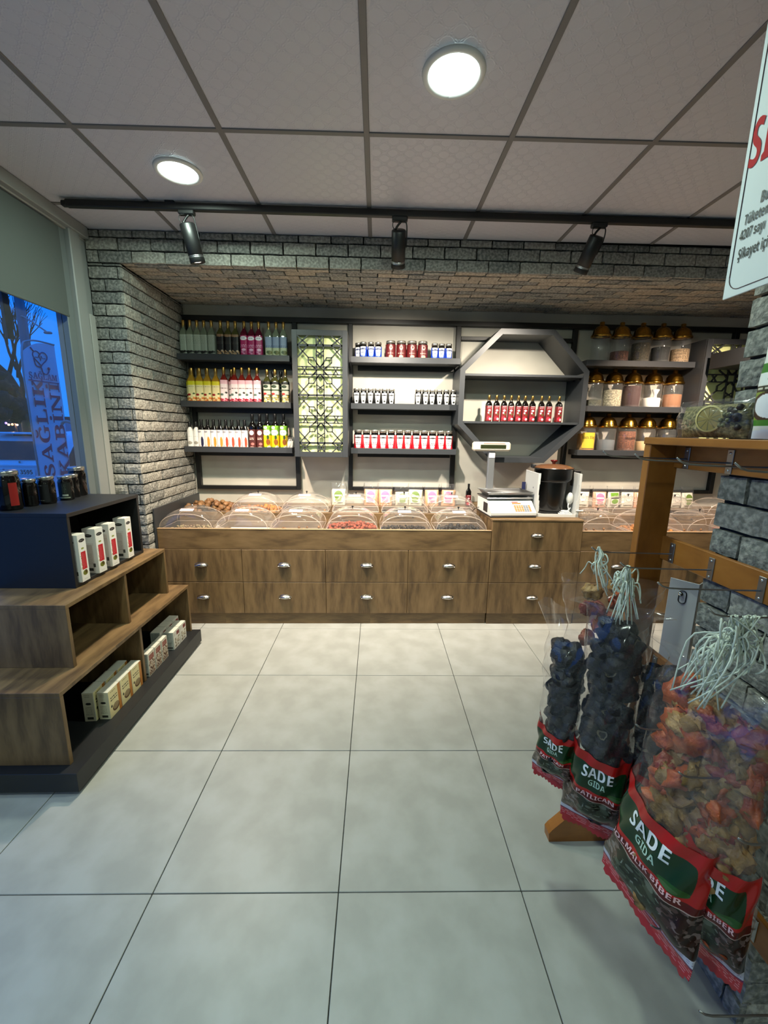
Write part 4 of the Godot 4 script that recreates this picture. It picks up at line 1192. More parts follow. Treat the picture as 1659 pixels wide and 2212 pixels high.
func spice_jar(label: String, at: Vector3, c: Color, fill: float, k: int) -> void:
	var t := thing("spice_jar", label, "jar", at, rng.randf_range(-0.15, 0.15), "brass topped jars on the right shelves")
	var r := 0.073
	var h := 0.228
	if not badges.has("jar"):
		badges.jar = turned([Vector2(0.0001, 0.002), Vector2(r * 0.92, 0.002), Vector2(r, 0.010), Vector2(r, h * 0.86), Vector2(r * 0.93, h * 0.95), Vector2(r * 0.90, h)], 28)
		badges.foot = turned([Vector2(r * 0.9, 0.0), Vector2(r + 0.002, 0.004), Vector2(r + 0.002, 0.008), Vector2(r, 0.036), Vector2(r + 0.0018, 0.038), Vector2(r + 0.0018, 0.041), Vector2(r, 0.043)], 28)
		badges.dome = turned([Vector2(r * 0.93, h - 0.006), Vector2(r * 1.08, h - 0.004), Vector2(r * 1.08, h + 0.010), Vector2(r * 1.0, h + 0.016), Vector2(r * 0.96, h + 0.022), Vector2(r * 0.86, h + 0.050), Vector2(r * 0.62, h + 0.074), Vector2(r * 0.33, h + 0.086), Vector2(r * 0.26, h + 0.088), Vector2(r * 0.26, h + 0.112), Vector2(r * 0.22, h + 0.116), Vector2(0.0001, h + 0.117)], 28)
		badges.tagm = mat(Color(0.20, 0.62, 0.28), 0.5)
		badges.jarglass = pane(0.05, Color(0.9, 0.92, 0.92), 0.04)
	var grain := mat(c, 0.8)
	if k in [0, 1, 2, 3, 4, 5, 6, 12]:
		grain.albedo_color = Color.WHITE
		var nt := noise_tex(noise(0.09, 2, 70 + k, FastNoiseLite.TYPE_CELLULAR), 128, [[0.1, c.darkened(0.55)], [0.6, c], [0.95, c.lightened(0.25)]])
		grain.albedo_texture = nt
		tri_map(grain, 7.0, false)
	var fh := h * 0.90 * fill
	var s := st()
	lathe(s, [Vector2(0.0001, 0.004), Vector2(r * 0.93, 0.004), Vector2(r * 0.955, 0.012), Vector2(r * 0.955, fh), Vector2(r * 0.9, fh + 0.003), Vector2(r * 0.4, fh + 0.008), Vector2(0.0001, fh + 0.006)], 24)
	obj("filling", fin(s), grain, t)
	if k == 8:
		obj("scoop", turned([Vector2(0.014, fh), Vector2(0.012, fh + 0.03), Vector2(0.030, fh + 0.07), Vector2(0.026, fh + 0.075)], 14), M.white, t, Vector3(0.01, 0.0, 0.03))
	obj("glass", badges.jar, badges.jarglass, t)
	obj("foot_ring", badges.foot, badges.jarglass, t)
	obj("brass_lid", badges.dome, M.brass, t)
	obj("price_tag", box(Vector3(0.024, 0.014, 0.0015)), badges.tagm, t, Vector3(0.022, 0.018, r * 0.965), Basis(Vector3.UP, 0.3))
	if k == 10 or k == 12 or k == 13:
		var on := func(x: float, y: float) -> Vector3:
			var a := x / r
			return Vector3(sin(a) * (r + 0.0012), y + h * 0.60, cos(a) * (r + 0.0012))
		if k == 10:
			s = st()
			lathe(s, [Vector2(r + 0.0006, 0.045), Vector2(r + 0.0006, h * 0.78)], 14, 2.0, -0.75, 0.75)
			obj("paper_note", fin(s), mat(Color(0.82, 0.70, 0.20), 0.7), t)
		obj("handwriting", bent_text(["Sarı Hap", "", "Susam", "Süt"][k - 10], 0.024, 0.9, on, true, false), M.ink, t)

# ------------------------------------------------------------------ scale and cooker
func scale_and_cooker() -> void:
	var t := thing("label_scale", "white shop scale with steel tray, keypad and pole display", "scale", Vector3(1.075, 0.8485, -3.13), 0.06)
	var s := st()
	s.set_smooth_group(-1)
	# body: wedge with sloping keyboard
	var prof := [Vector2(0.0, 0.012), Vector2(0.012, 0.0), Vector2(0.33, 0.0), Vector2(0.33, 0.115), Vector2(0.115, 0.115), Vector2(0.095, 0.105), Vector2(0.0, 0.03)]
	var w := 0.178
	for i in prof.size():
		var a: Vector2 = prof[i]
		var b: Vector2 = prof[(i + 1) % prof.size()]
		quad(s, Vector3(-w, a.y, 0.13 - a.x), Vector3(-w, b.y, 0.13 - b.x), Vector3(w, b.y, 0.13 - b.x), Vector3(w, a.y, 0.13 - a.x))
	for sx in [-1.0, 1.0]:
		for i in range(1, prof.size() - 1):
			var a2 := Vector3(sx * w, prof[0].y, 0.13 - prof[0].x)
			var b2 := Vector3(sx * w, prof[i].y, 0.13 - prof[i].x)
			var c2 := Vector3(sx * w, prof[i + 1].y, 0.13 - prof[i + 1].x)
			if sx > 0: tri(s, a2, b2, c2)
			else: tri(s, a2, c2, b2)
	obj("body", fin(s), M.white, t)
	obj("base", box(Vector3(0.36, 0.012, 0.33), 0.003, Vector3(0, -0.0, -0.035)), M.slate_dark, t)
	obj("printer_slot", box(Vector3(0.004, 0.07, 0.09), 0.001, Vector3(-0.179, 0.055, -0.0)), M.black, t)
	# keypad on the slope from (0.0,0.03) to (0.095,0.105)
	var sl := atan2(0.075, 0.095)
	var kb := Transform3D(Basis(Vector3.RIGHT, sl), Vector3(0, 0.0675, 0.0825))
	var keyw := mat(Color(0.93, 0.92, 0.90), 0.5)
	var keyo := mat(Color(0.86, 0.42, 0.10), 0.5)
	var keyg := mat(Color(0.40, 0.42, 0.46), 0.5)
	var km := box(Vector3(0.0155, 0.003, 0.0125), 0.001)
	obj("keypad_panel", box(Vector3(0.345, 0.002, 0.116), 0.0005), mat(Color(0.78, 0.78, 0.76), 0.5), t, kb.origin, kb.basis)
	for j in 6:
		for i in 8:
			obj("key", km, keyw, t, kb * Vector3(-0.150 + i * 0.0187, 0.0022, -0.042 + j * 0.0165), kb.basis)
	for j in 4:
		for i in 7:
			obj("key", km, keyo if i < 4 or i == 6 else keyg, t, kb * Vector3(0.026 + i * 0.0187, 0.0022, -0.010 + j * 0.0165), kb.basis)
	obj("badge", box(Vector3(0.07, 0.002, 0.011)), mat(Color(0.72, 0.38, 0.12), 0.5), t, kb * Vector3(0.045, 0.002, -0.034), kb.basis)
	obj("badge", box(Vector3(0.05, 0.002, 0.008)), mat(Color(0.80, 0.25, 0.20), 0.5), t, kb * Vector3(0.035, 0.002, -0.048), kb.basis)
	obj("platform", box(Vector3(0.37, 0.010, 0.25), 0.004, Vector3(0, 0.128, -0.085)), M.steel, t)
	obj("platform_neck", box(Vector3(0.30, 0.012, 0.18), 0.003, Vector3(0, 0.118, -0.085)), M.slate_dark, t)
	s = st()
	var a0 := [Vector2(0.150, 0.092), Vector2(0.178, 0.122)]
	var bot := 0.134
	var top := 0.172
	bx(s, Vector3(0, bot + 0.002, -0.085), Vector3(0.30, 0.004, 0.185))
	for k in 4:
		var c1: Array = [[-1, 1], [1, 1], [1, -1], [-1, -1]]
		var p: Array = c1[k]
		var q: Array = c1[(k + 1) % 4]
		quad(s, Vector3(p[0] * 0.150, bot, -0.085 + p[1] * 0.092), Vector3(q[0] * 0.150, bot, -0.085 + q[1] * 0.092), Vector3(q[0] * 0.178, top, -0.085 + q[1] * 0.122), Vector3(p[0] * 0.178, top, -0.085 + p[1] * 0.122))
		tube(s, [Vector3(p[0] * 0.180, top, -0.085 + p[1] * 0.124), Vector3(q[0] * 0.180, top, -0.085 + q[1] * 0.124)], 0.003, 6)
	obj("tray", fin(s), M.steel, t)
	var pole := obj("pole", box2(Vector3(-0.108, 0.0, -0.235), Vector3(-0.050, 0.49, -0.205), 0.006), mat(Color(0.55, 0.56, 0.57), 0.4, 0.6), t)
	obj("sticker", box(Vector3(0.05, 0.04, 0.001), 0, Vector3(-0.079, 0.445, -0.2035)), mat(Color(0.90, 0.84, 0.84), 0.5), pole)
	var hd := obj("display_head", box2(Vector3(-0.242, 0.478, -0.245), Vector3(0.07, 0.552, -0.185), 0.014), mat(Color(0.84, 0.80, 0.72), 0.5), t)
	obj("screen", box2(Vector3(-0.185, 0.498, -0.187), Vector3(0.028, 0.530, -0.1835), 0.001), mat(Color(0.16, 0.18, 0.11), 0.2), hd)
	obj("label_strip", box2(Vector3(-0.16, 0.536, -0.187), Vector3(0.02, 0.544, -0.184)), mat(Color(0.80, 0.50, 0.46), 0.5), hd)
	obj("power_cable", wire(curve([Vector3(-0.16, 0.03, -0.15), Vector3(-0.205, 0.01, -0.17), Vector3(-0.215, -0.018, -0.20), Vector3(-0.19, -0.022, -0.26)], 12), 0.003), M.black, t)
	# cooker in its open box
	var c := thing("coffee_cooker", "black electric coffee cooker with brown lid inside a cut open white carton", "cooker", Vector3(1.445, 0.842, -3.20), -0.05)
	var urn := turned([Vector2(0.0001, 0.03), Vector2(0.098, 0.03), Vector2(0.104, 0.04), Vector2(0.112, 0.25), Vector2(0.120, 0.27)], 28)
	obj("urn", urn, mat(Color(0.02, 0.022, 0.028), 0.25), c)
	obj("foot", turned([Vector2(0.09, 0.003), Vector2(0.10, 0.008), Vector2(0.095, 0.03)], 24), M.black, c)
	obj("steel_bowl", turned([Vector2(0.10, 0.255), Vector2(0.128, 0.262), Vector2(0.140, 0.285), Vector2(0.142, 0.355), Vector2(0.150, 0.362), Vector2(0.150, 0.368), Vector2(0.135, 0.368)], 32), mat(Color(0.22, 0.22, 0.225), 0.25, 1.0), c)
	var lid := obj("lid", turned([Vector2(0.150, 0.366), Vector2(0.148, 0.372), Vector2(0.10, 0.388), Vector2(0.045, 0.396), Vector2(0.0001, 0.398)], 32), mat(Color(0.36, 0.24, 0.16), 0.25), c)
	obj("knob", turned([Vector2(0.012, 0.396), Vector2(0.012, 0.405), Vector2(0.027, 0.420), Vector2(0.027, 0.427), Vector2(0.0001, 0.430)], 18), mat(Color(0.30, 0.03, 0.02), 0.2), lid)
	obj("side_handle", box(Vector3(0.055, 0.13, 0.06), 0.006, Vector3(0.185, 0.285, -0.01)), M.black, c)
	obj("side_handle", box(Vector3(0.03, 0.03, 0.05), 0.006, Vector3(-0.150, 0.375, -0.03)), M.slate_dark, c)
	var card := mat(Color(0.80, 0.80, 0.79), 0.7)
	obj("carton_side", box2(Vector3(-0.168, 0.0, -0.14), Vector3(-0.163, 0.335, 0.155), 0.001), card, c)
	obj("carton_side", box2(Vector3(0.158, 0.0, -0.14), Vector3(0.163, 0.335, 0.155), 0.001), card, c)
	obj("carton_back", box2(Vector3(-0.163, 0.0, -0.14), Vector3(0.158, 0.30, -0.135), 0.001), card, c)
	obj("carton_floor", box2(Vector3(-0.163, 0.0, -0.135), Vector3(0.158, 0.004, 0.155)), card, c)
	s = st()
	for e in [[-0.1655, -0.130], [0.1605, 0.132]]:
		var lo := []
		for i in 9:
			var f := i / 8.0
			lo.append(0.165 * 0.0 + (0.012 + 0.006 * sin(f * 9.0)) * (1.0 - f * 0.5))
		for i in 8:
			var y0 := 0.335 * i / 8.0
			var y1 := 0.335 * (i + 1) / 8.0
			var sg := 1.0 if e[0] < 0 else -1.0
			var w0: float = 0.006 + lo[i]
			var w1: float = 0.006 + lo[i + 1]
			bx2(s, Vector3(minf(e[0], e[0] + sg * w0), y0, 0.150), Vector3(maxf(e[0], e[0] + sg * w0), y1, 0.1555))
	bx2(s, Vector3(-0.165, 0.0, 0.150), Vector3(0.16, 0.022, 0.1555))
	obj("cut_front_flap", fin(s), M.white, c)
	for i in 2:
		var dot := obj("printed_mark", turned([Vector2(0.0001, 0.0012), Vector2(0.008 + 0.004 * i, 0.001), Vector2(0.008 + 0.004 * i, 0.0)], 14), mat(Color(0.45, 0.45, 0.47), 0.6), c, Vector3(-0.168, 0.215 - i * 0.09, 0.06), Basis(Vector3.BACK, PI / 2))
	s = st()
	var coil := []
	for i in 90:
		var a := i * 0.42
		var rr := 0.045 - 0.0003 * i
		coil.append(Vector3(0.085 + cos(a) * rr * 1.2, 0.012 + 0.0003 * i + 0.004 * sin(a * 0.5), 0.095 + sin(a) * rr * 0.9))
	coil.append(Vector3(0.13, 0.06, 0.08))
	tube(s, coil, 0.0045, 7)
	blob(s, Vector3(0.125, 0.13, 0.06), Vector3(0.028, 0.05, 0.02), 10, 6, 0.1)
	tube(s, curve([Vector3(0.125, 0.11, 0.06), Vector3(0.11, 0.07, 0.08), Vector3(0.12, 0.04, 0.09)], 8), 0.0045, 7)
	tube(s, [Vector3(0.14, 0.05, 0.15), Vector3(0.19, 0.055, 0.17)], 0.006, 7)
	obj("white_cable", fin(s), M.white, c)
	var lb := obj("blue_card", box(Vector3(0.03, 0.05, 0.004), 0.001), mat(Color(0.06, 0.09, 0.25), 0.5), null, Vector3(1.255, 0.842 + 0.215, -3.30))
	lb.name = "card_stand"
	lb.mesh = box2(Vector3(-0.015, -0.215, -0.004), Vector3(0.015, 0.025, 0.004), 0.001)
	tag(lb, "narrow dark blue card standing between the scale and the cooker", "card")

# lettering stretched to a given length, lying flat in local x and y, centred
func fit_text(t: String, length: float, h: float, serif := false, bold := true) -> ArrayMesh:
	var m := text_mesh(t, h, serif, bold, 0.0)
	var w := m.get_aabb().size.x
	return bent_text(t, h, length / maxf(w, 0.0001), func(x: float, y: float) -> Vector3: return Vector3(x, y, 0.0), serif, bold)

# ------------------------------------------------------------------ stepped display on the left
func build_gondola() -> void:
	var t := thing("stepped_display", "stepped oak display unit on a dark plinth beside the window", "display unit", Vector3(-1.18, 0, -2.05))
	var o := Vector3(1.18, 0, 2.05)
	var bb := func(a: Vector3, b: Vector3) -> ArrayMesh: return box2(a + o, b + o, 0.0012)
	obj("plinth", bb.call(Vector3(-1.76, 0.016, -2.66), Vector3(-1.18, 0.102, -1.44)), M.slate_dark, t)
	obj("plinth_foot", bb.call(Vector3(-1.74, 0.0, -2.63), Vector3(-1.205, 0.016, -1.47)), M.black, t)
	var b := 0.019
	# lower tier
	obj("end_panel", bb.call(Vector3(-1.755, 0.102, -1.485 - b), Vector3(-1.235, 0.415, -1.485)), M.oak_v, t)
	obj("end_panel", bb.call(Vector3(-1.755, 0.102, -2.65), Vector3(-1.235, 0.415, -2.65 + b)), M.oak_v, t)
	obj("divider", bb.call(Vector3(-1.735, 0.102, -2.075), Vector3(-1.237, 0.415, -2.075 + b)), M.oak_v, t)
	obj("top_board", bb.call(Vector3(-1.755, 0.415, -2.65), Vector3(-1.235, 0.434, -1.485)), M.oak_h90, t)
	obj("back_board", bb.call(Vector3(-1.755, 0.102, -2.63), Vector3(-1.737, 0.415, -1.505)), M.black, t)
	# upper tier
	obj("end_panel", bb.call(Vector3(-1.755, 0.434, -1.665 - b), Vector3(-1.302, 0.708, -1.665)), M.oak_v, t)
	obj("end_panel", bb.call(Vector3(-1.755, 0.434, -2.52), Vector3(-1.302, 0.708, -2.52 + b)), M.oak_v, t)
	obj("divider", bb.call(Vector3(-1.735, 0.434, -2.105), Vector3(-1.304, 0.708, -2.105 + b)), M.oak_v, t)
	obj("top_board", bb.call(Vector3(-1.755, 0.708, -2.52), Vector3(-1.302, 0.727, -1.665)), M.oak_h90, t)
	obj("back_board", bb.call(Vector3(-1.755, 0.434, -2.50), Vector3(-1.737, 0.708, -1.685)), M.oak_v, t)
	var c := thing("open_display_box", "dark slate open box on top of the stepped oak display", "display box", Vector3(-1.385, 0.727, -2.14))
	var o2 := Vector3(1.385, -0.727, 2.14)
	bb = func(a: Vector3, b: Vector3) -> ArrayMesh: return box2(a + o2, b + o2, 0.0012)
	obj("end_panel", bb.call(Vector3(-1.755, 0.727, -1.855 - b), Vector3(-1.387, 1.068, -1.855)), M.slate_dark, c)
	obj("end_panel", bb.call(Vector3(-1.755, 0.727, -2.435), Vector3(-1.387, 1.068, -2.435 + b)), M.slate_dark, c)
	obj("top_board", bb.call(Vector3(-1.757, 1.068, -2.435), Vector3(-1.385, 1.087, -1.855)), M.slate_dark, c)
	obj("floor_board", bb.call(Vector3(-1.755, 0.727, -2.435 + b), Vector3(-1.387, 0.745, -1.855 - b)), M.slate_dark, c)
	obj("back_board", bb.call(Vector3(-1.755, 0.745, -2.435 + b), Vector3(-1.737, 1.068, -1.855 - b)), M.slate_dark, c)
	# tall cartons in the open box
	var W := Color(0.91, 0.905, 0.88)
	var front := printed(print_tex(48, 192, W, [["e", 0.5, 0.13, 0.36, 0.035, Color(0.06, 0.06, 0.06)], ["t", 0.28, 0.125, 0.72, Color(0.8, 0.8, 0.8), 1, 0.1, 0.014], ["e", 0.5, 0.30, 0.18, 0.02, Color(0.55, 0.58, 0.25)], ["r", 0.22, 0.37, 0.82, 0.74, Color(0.74, 0.07, 0.13)], ["t", 0.34, 0.41, 0.52, Color(0.95, 0.80, 0.80), 15, 0.021, 0.010], ["t", 0.60, 0.44, 0.70, Color(0.90, 0.60, 0.62), 13, 0.021, 0.008], ["e", 0.5, 0.82, 0.3, 0.055, Color(0.42, 0.44, 0.12)], ["e", 0.6, 0.80, 0.12, 0.04, Color(0.28, 0.20, 0.08)], ["b", 0.10, 0.42, 0.22, 0.72, Color(0.5, 0.52, 0.2), 6, 0.05], ["t", 0.3, 0.95, 0.7, Color(0.3, 0.3, 0.3), 1, 0.1, 0.008]]))
	var side := printed(print_tex(64, 192, Color(0.84, 0.835, 0.82), [["e", 0.45, 0.15, 0.30, 0.035, Color(0.06, 0.06, 0.06)], ["t", 0.25, 0.145, 0.65, Color(0.75, 0.75, 0.75), 1, 0.1, 0.014], ["t", 0.12, 0.33, 0.8, Color(0.45, 0.2, 0.2), 2, 0.03, 0.010], ["t", 0.1, 0.56, 0.6, Color(0.45, 0.45, 0.45), 9, 0.028, 0.007], ["r", 0.62, 0.78, 0.80, 0.86, Color(0.25, 0.25, 0.25)], ["r", 0.2, 0.89, 0.58, 0.95, Color(0.2, 0.2, 0.2)]]))
	var zs := [-1.885, -2.012, -2.118, -2.262]
	var d := 0.056
	for i in 4:
		carton("oil_carton", "%s of four tall white red cartons in the slate box from the front" % ORD[i], Vector3(-1.375, 0.745, zs[i] - d * 0.5), Vector3(0.066, 0.232, d), front, side, "tall white and red cartons", [0.02, -0.06, -0.04, 0.02][i])
	# jars on top of the box
	var js := [[-1.705, -1.948, 0.185, 0.047, "large dark jar with a red label at the near end of the display top"], [-1.690, -2.045, 0.135, 0.033, "small dark jar half hidden behind the large red labelled jar"], [-1.662, -2.118, 0.140, 0.037, "dark jar with fine print, third along the display top"], [-1.648, -2.232, 0.130, 0.034, "dark jar with a white and green label on the display top"], [-1.672, -2.315, 0.130, 0.032, "small plain dark jar second from the wall end of the display top"], [-1.690, -2.385, 0.165, 0.042, "tall dark jar at the wall end of the display top"]]
	var glass := mat(Color(0.030, 0.022, 0.020), 0.06)
	var lidm := mat(Color(0.70, 0.70, 0.68), 0.22, 0.9)
	for i in 6:
		var q: Array = js[i]
		var jt := thing("preserve_jar", q[4], "jar", Vector3(q[0], 1.087, q[1]), 0.0, "dark jars on the display top")
		obj("body", turned(bottle_profile(q[2], q[3], "jar"), 28), glass, jt)
		obj("lid", turned(cap_profile(q[2], q[3], "jar"), 28), lidm, jt)
		var s := st()
		var r: float = q[3] + 0.0007
		if i == 0:
			lathe(s, [Vector2(r, q[2] * 0.12), Vector2(r, q[2] * 0.70)], 12, 2.0, 0.75, 1.45)
			obj("label", fin(s), mat(Color(0.55, 0.10, 0.08), 0.4), jt)
		elif i == 2:
			lathe(s, [Vector2(r, q[2] * 0.08), Vector2(r, q[2] * 0.72)], 16, 2.0, -0.9, 0.9)
			obj("label", fin(s), printed(print_tex(64, 64, Color(0.04, 0.045, 0.06), [["t", 0.1, 0.06, 0.6, Color(0.5, 0.52, 0.55), 1, 0.1, 0.04], ["t", 0.25, 0.22, 0.45, Color(0.35, 0.37, 0.42), 8, 0.07, 0.03], ["t", 0.15, 0.9, 0.7, Color(0.55, 0.55, 0.5), 1, 0.1, 0.04]])), jt)
		elif i == 3:
			lathe(s, [Vector2(r, q[2] * 0.06), Vector2(r, q[2] * 0.74)], 16, 2.0, -1.2, 1.3)
			obj("label", fin(s), printed(print_tex(64, 64, Color(0.05, 0.07, 0.055), [["r", 0.0, 0.0, 0.22, 0.85, Color(0.62, 0.66, 0.62)], ["r", 0.0, 0.2, 0.2, 0.3, Color(0.10, 0.14, 0.30)], ["t", 0.5, 0.15, 0.75, Color(0.45, 0.50, 0.45), 8, 0.07, 0.03], ["r", 0.5, 0.72, 0.8, 0.82, Color(0.6, 0.62, 0.58)], ["r", 0.1, 0.9, 0.9, 0.95, Color(0.55, 0.58, 0.5)]])), jt)
	# small cartons on the plinth
	var cream := printed(print_tex(64, 96, Color(0.88, 0.83, 0.62), [["r", 0.78, 0.0, 1.0, 1.0, Color(0.72, 0.46, 0.18)], ["t", 0.2, 0.08, 0.6, Color(0.2, 0.18, 0.12), 1, 0.1, 0.03], ["t", 0.15, 0.28, 0.7, Color(0.16, 0.14, 0.10), 2, 0.09, 0.045], ["e", 0.52, 0.72, 0.28, 0.15, Color(0.35, 0.24, 0.14)], ["e", 0.52, 0.69, 0.24, 0.12, Color(0.60, 0.52, 0.38)], ["e", 0.18, 0.60, 0.06, 0.05, Color(0.15, 0.14, 0.10)]]))
	var creams := printed(print_tex(48, 96, Color(0.84, 0.82, 0.72), [["t", 0.2, 0.08, 0.7, Color(0.25, 0.22, 0.16), 2, 0.06, 0.02], ["e", 0.5, 0.38, 0.25, 0.04, Color(0.1, 0.1, 0.1)], ["t", 0.2, 0.50, 0.8, Color(0.35, 0.32, 0.26), 8, 0.04, 0.012], ["r", 0.25, 0.86, 0.8, 0.94, Color(0.2, 0.2, 0.18)]]))
	var brown := printed(print_tex(64, 96, Color(0.80, 0.77, 0.70), [["r", 0.15, 0.12, 0.9, 0.34, Color(0.48, 0.14, 0.10)], ["t", 0.22, 0.18, 0.8, Color(0.85, 0.75, 0.65), 2, 0.07, 0.03], ["b", 0.05, 0.38, 0.95, 0.98, Color(0.40, 0.24, 0.16), 50, 0.06], ["b", 0.05, 0.42, 0.95, 0.98, Color(0.62, 0.50, 0.36), 24, 0.05]]))
	var white := printed(print_tex(64, 96, Color(0.83, 0.82, 0.78), [["r", 0.5, 0.1, 0.92, 0.3, Color(0.46, 0.14, 0.11)], ["b", 0.2, 0.42, 0.9, 0.9, Color(0.66, 0.60, 0.48), 40, 0.06], ["t", 0.1, 0.14, 0.4, Color(0.3, 0.3, 0.28), 3, 0.05, 0.02]]))
	var whites := printed(print_tex(48, 96, Color(0.74, 0.75, 0.72), [["t", 0.1, 0.08, 0.9, Color(0.25, 0.28, 0.25), 9, 0.07, 0.025], ["r", 0.1, 0.86, 0.9, 0.93, Color(0.25, 0.25, 0.25)]]))
	var G := "small cartons on the plinth"
	for i in 3:
		carton("soap_carton", "%s of three front cream cartons on the plinth, counted from the near end" % ORD[i], Vector3(-1.238, 0.102, -1.757 - 0.094 * (i + 0.5)), Vector3(0.052, 0.142, 0.092), cream, creams, G, 0.0)
	for i in 3:
		carton("soap_carton", "%s of three cream cartons behind the front ones, counted from the near end" % ORD[i], Vector3(-1.300, 0.102, -1.745 - 0.094 * (i + 0.5)), Vector3(0.052, 0.150, 0.092), cream, creams, G, 0.05)
	for i in 3:
		carton("soap_carton", "%s of three brown and white cartons past the divider, counted from it" % ORD[i], Vector3(-1.236, 0.102, -2.10 - 0.074 * (i + 0.5)), Vector3(0.042, 0.138, 0.070), brown, whites, G, 0.03)
	for i in 2:
		carton("soap_carton", "%s of two front whitish cartons at the far end of the plinth" % ORD[i], Vector3(-1.232, 0.102, -2.385 - 0.088 * (i + 0.5)), Vector3(0.06, 0.118, 0.084), white, whites, G, 0.0)
	for i in 3:
		carton("soap_carton", "%s of three whitish cartons in the rear at the far end of the plinth" % ORD[i], Vector3(-1.302, 0.102, -2.365 - 0.082 * (i + 0.5)), Vector3(0.06, 0.128, 0.079), white, whites, G, 0.0)

# carton with its printed face towards +x; at is the middle of that face's foot
func carton(called: String, label: String, at: Vector3, sz: Vector3, face: Material, side: Material, group: String, turn: float) -> void:
	var t := thing(called, label, "carton", at, turn, group)
	if not badges.has("carton"): badges.carton = mat(Color(0.80, 0.79, 0.74), 0.55)
	obj("box", box2(Vector3(-sz.x, 0, -sz.z * 0.5), Vector3(-0.0008, sz.y, sz.z * 0.5), 0.0012), badges.carton, t)
	var h := sz.z * 0.5 - 0.0008
	var s := st()
	s.set_smooth_group(-1)
	quad(s, Vector3(0, 0.001, h), Vector3(0, 0.001, -h), Vector3(0, sz.y - 0.001, -h), Vector3(0, sz.y - 0.001, h))
	obj("printed_front", fin(s), face, t)
	s = st()
	s.set_smooth_group(-1)
	quad(s, Vector3(-sz.x + 0.001, 0.001, h + 0.0013), Vector3(-0.002, 0.001, h + 0.0013), Vector3(-0.002, sz.y - 0.001, h + 0.0013), Vector3(-sz.x + 0.001, sz.y - 0.001, h + 0.0013))
	obj("printed_side", fin(s), side, t)

# ------------------------------------------------------------------ wooden rack with hooks
func build_rack() -> void:
	var t := thing("drying_rack", "orange brown wooden hook rack in front of the brick pillar", "rack", Vector3(0.84, 0, -1.22))
	var o := Vector3(-0.84, 0, 1.22)
	var bb := func(a: Vector3, b: Vector3) -> ArrayMesh: return box2(a + o, b + o, 0.002)
	for z in [-1.25, -0.30]:
		obj("end_panel", bb.call(Vector3(0.842, 0.0, z), Vector3(0.934, 1.449, z + 0.03)), M.pine_v, t)
		var s := st()
		var pr := [Vector2(0.665, 0.0), Vector2(0.934, 0.0), Vector2(0.934, 0.115), Vector2(0.745, 0.115), Vector2(0.725, 0.106), Vector2(0.672, 0.05), Vector2(0.662, 0.035)]
		s.set_smooth_group(-1)
		var zf: float = z + 0.034
		var zb: float = z - 0.004
		for i in pr.size():
			var a: Vector2 = pr[i]
			var b: Vector2 = pr[(i + 1) % pr.size()]
			quad(s, Vector3(a.x, a.y, zb) + o, Vector3(b.x, b.y, zb) + o, Vector3(b.x, b.y, zf) + o, Vector3(a.x, a.y, zf) + o)
			if i > 0 and i < pr.size() - 1:
				var k: Vector2 = pr[0]
				tri(s, Vector3(k.x, k.y, zf) + o, Vector3(a.x, a.y, zf) + o, Vector3(b.x, b.y, zf) + o)
				tri(s, Vector3(k.x, k.y, zb) + o, Vector3(b.x, b.y, zb) + o, Vector3(a.x, a.y, zb) + o)
		obj("foot", fin(s), M.pine_h, t)
	obj("shelf_board", bb.call(Vector3(0.838, 1.449, -1.25), Vector3(0.935, 1.470, -0.27)), M.pine_h90, t)
	for r in [[1.380, 1.4485], [1.092, 1.166], [0.702, 0.786], [0.284, 0.366]]:
		obj("rail", bb.call(Vector3(0.920, r[0], -1.22), Vector3(0.934, r[1], -0.30)), M.pine_h90, t)
	var plate := box(Vector3(0.003, 0.062, 0.019), 0.001)
	var screw := turned([Vector2(0.0001, 0.0025), Vector2(0.003, 0.002), Vector2(0.0038, 0.0)], 10)
	var w := wire([Vector3(0, 0, 0), Vector3(-0.19, 0.004, 0), Vector3(-0.222, 0.006, 0), Vector3(-0.236, 0.010, 0), Vector3(-0.25, 0.020, 0)], 0.0021, 8)
	for y in [1.412, 1.124, 0.748, 0.326]:
		for k in 6:
			if y < 0.5 and k < 3: continue
			var z := -1.169 + 0.1455 * k
			var p := obj("hook_plate", plate, M.steel, t, Vector3(0.9185, y, z) + o)
			obj("wire_hook", w, M.steel, p, Vector3(-0.001, -0.003, 0))
			for sy in [-0.022, 0.022]:
				obj("screw", screw, M.chrome, p, Vector3(-0.0015, sy, 0), Basis(Vector3.BACK, PI / 2))
	# white metal upright behind the rack
	var s2 := st()
	bx2(s2, Vector3(-0.043, 0, 0), Vector3(0.043, 0.985, 0.003), 0.001)
	bx2(s2, Vector3(0.040, 0, -0.03), Vector3(0.043, 0.985, 0.0), 0.0005)
	var up := thing("metal_upright", "white metal upright with a slotted screw hole, beside the brick pillar", "upright", Vector3(1.085, 0, -1.30), -0.95)
	obj("plate", fin(s2), mat(Color(0.74, 0.74, 0.75), 0.4), up)
	s2 = st()
	s2.set_smooth_group(0)
	var sl := []
	for i in 17: sl.append(Vector3(0.011 * sin(TAU * i / 16.0), 0.926 + 0.011 * cos(TAU * i / 16.0) + (0.012 if cos(TAU * i / 16.0) > 0 else -0.012), 0.0034))
	tube(s2, sl, 0.0016, 6)
	obj("slot", fin(s2), M.black, up)
	obj("screw", turned([Vector2(0.0001, 0.006), Vector2(0.006, 0.005), Vector2(0.008, 0.0)], 14), M.chrome, up, Vector3(-0.006, 0.936, 0.003), Basis(Vector3.RIGHT, PI / 2))
	obj("foot", box(Vector3(0.10, 0.006, 0.10), 0.002, Vector3(0, 0.003, -0.02)), M.steel, up)
	# herb tea bag and coconut bag on the shelf
	herb_bag()
	coconut_bag()

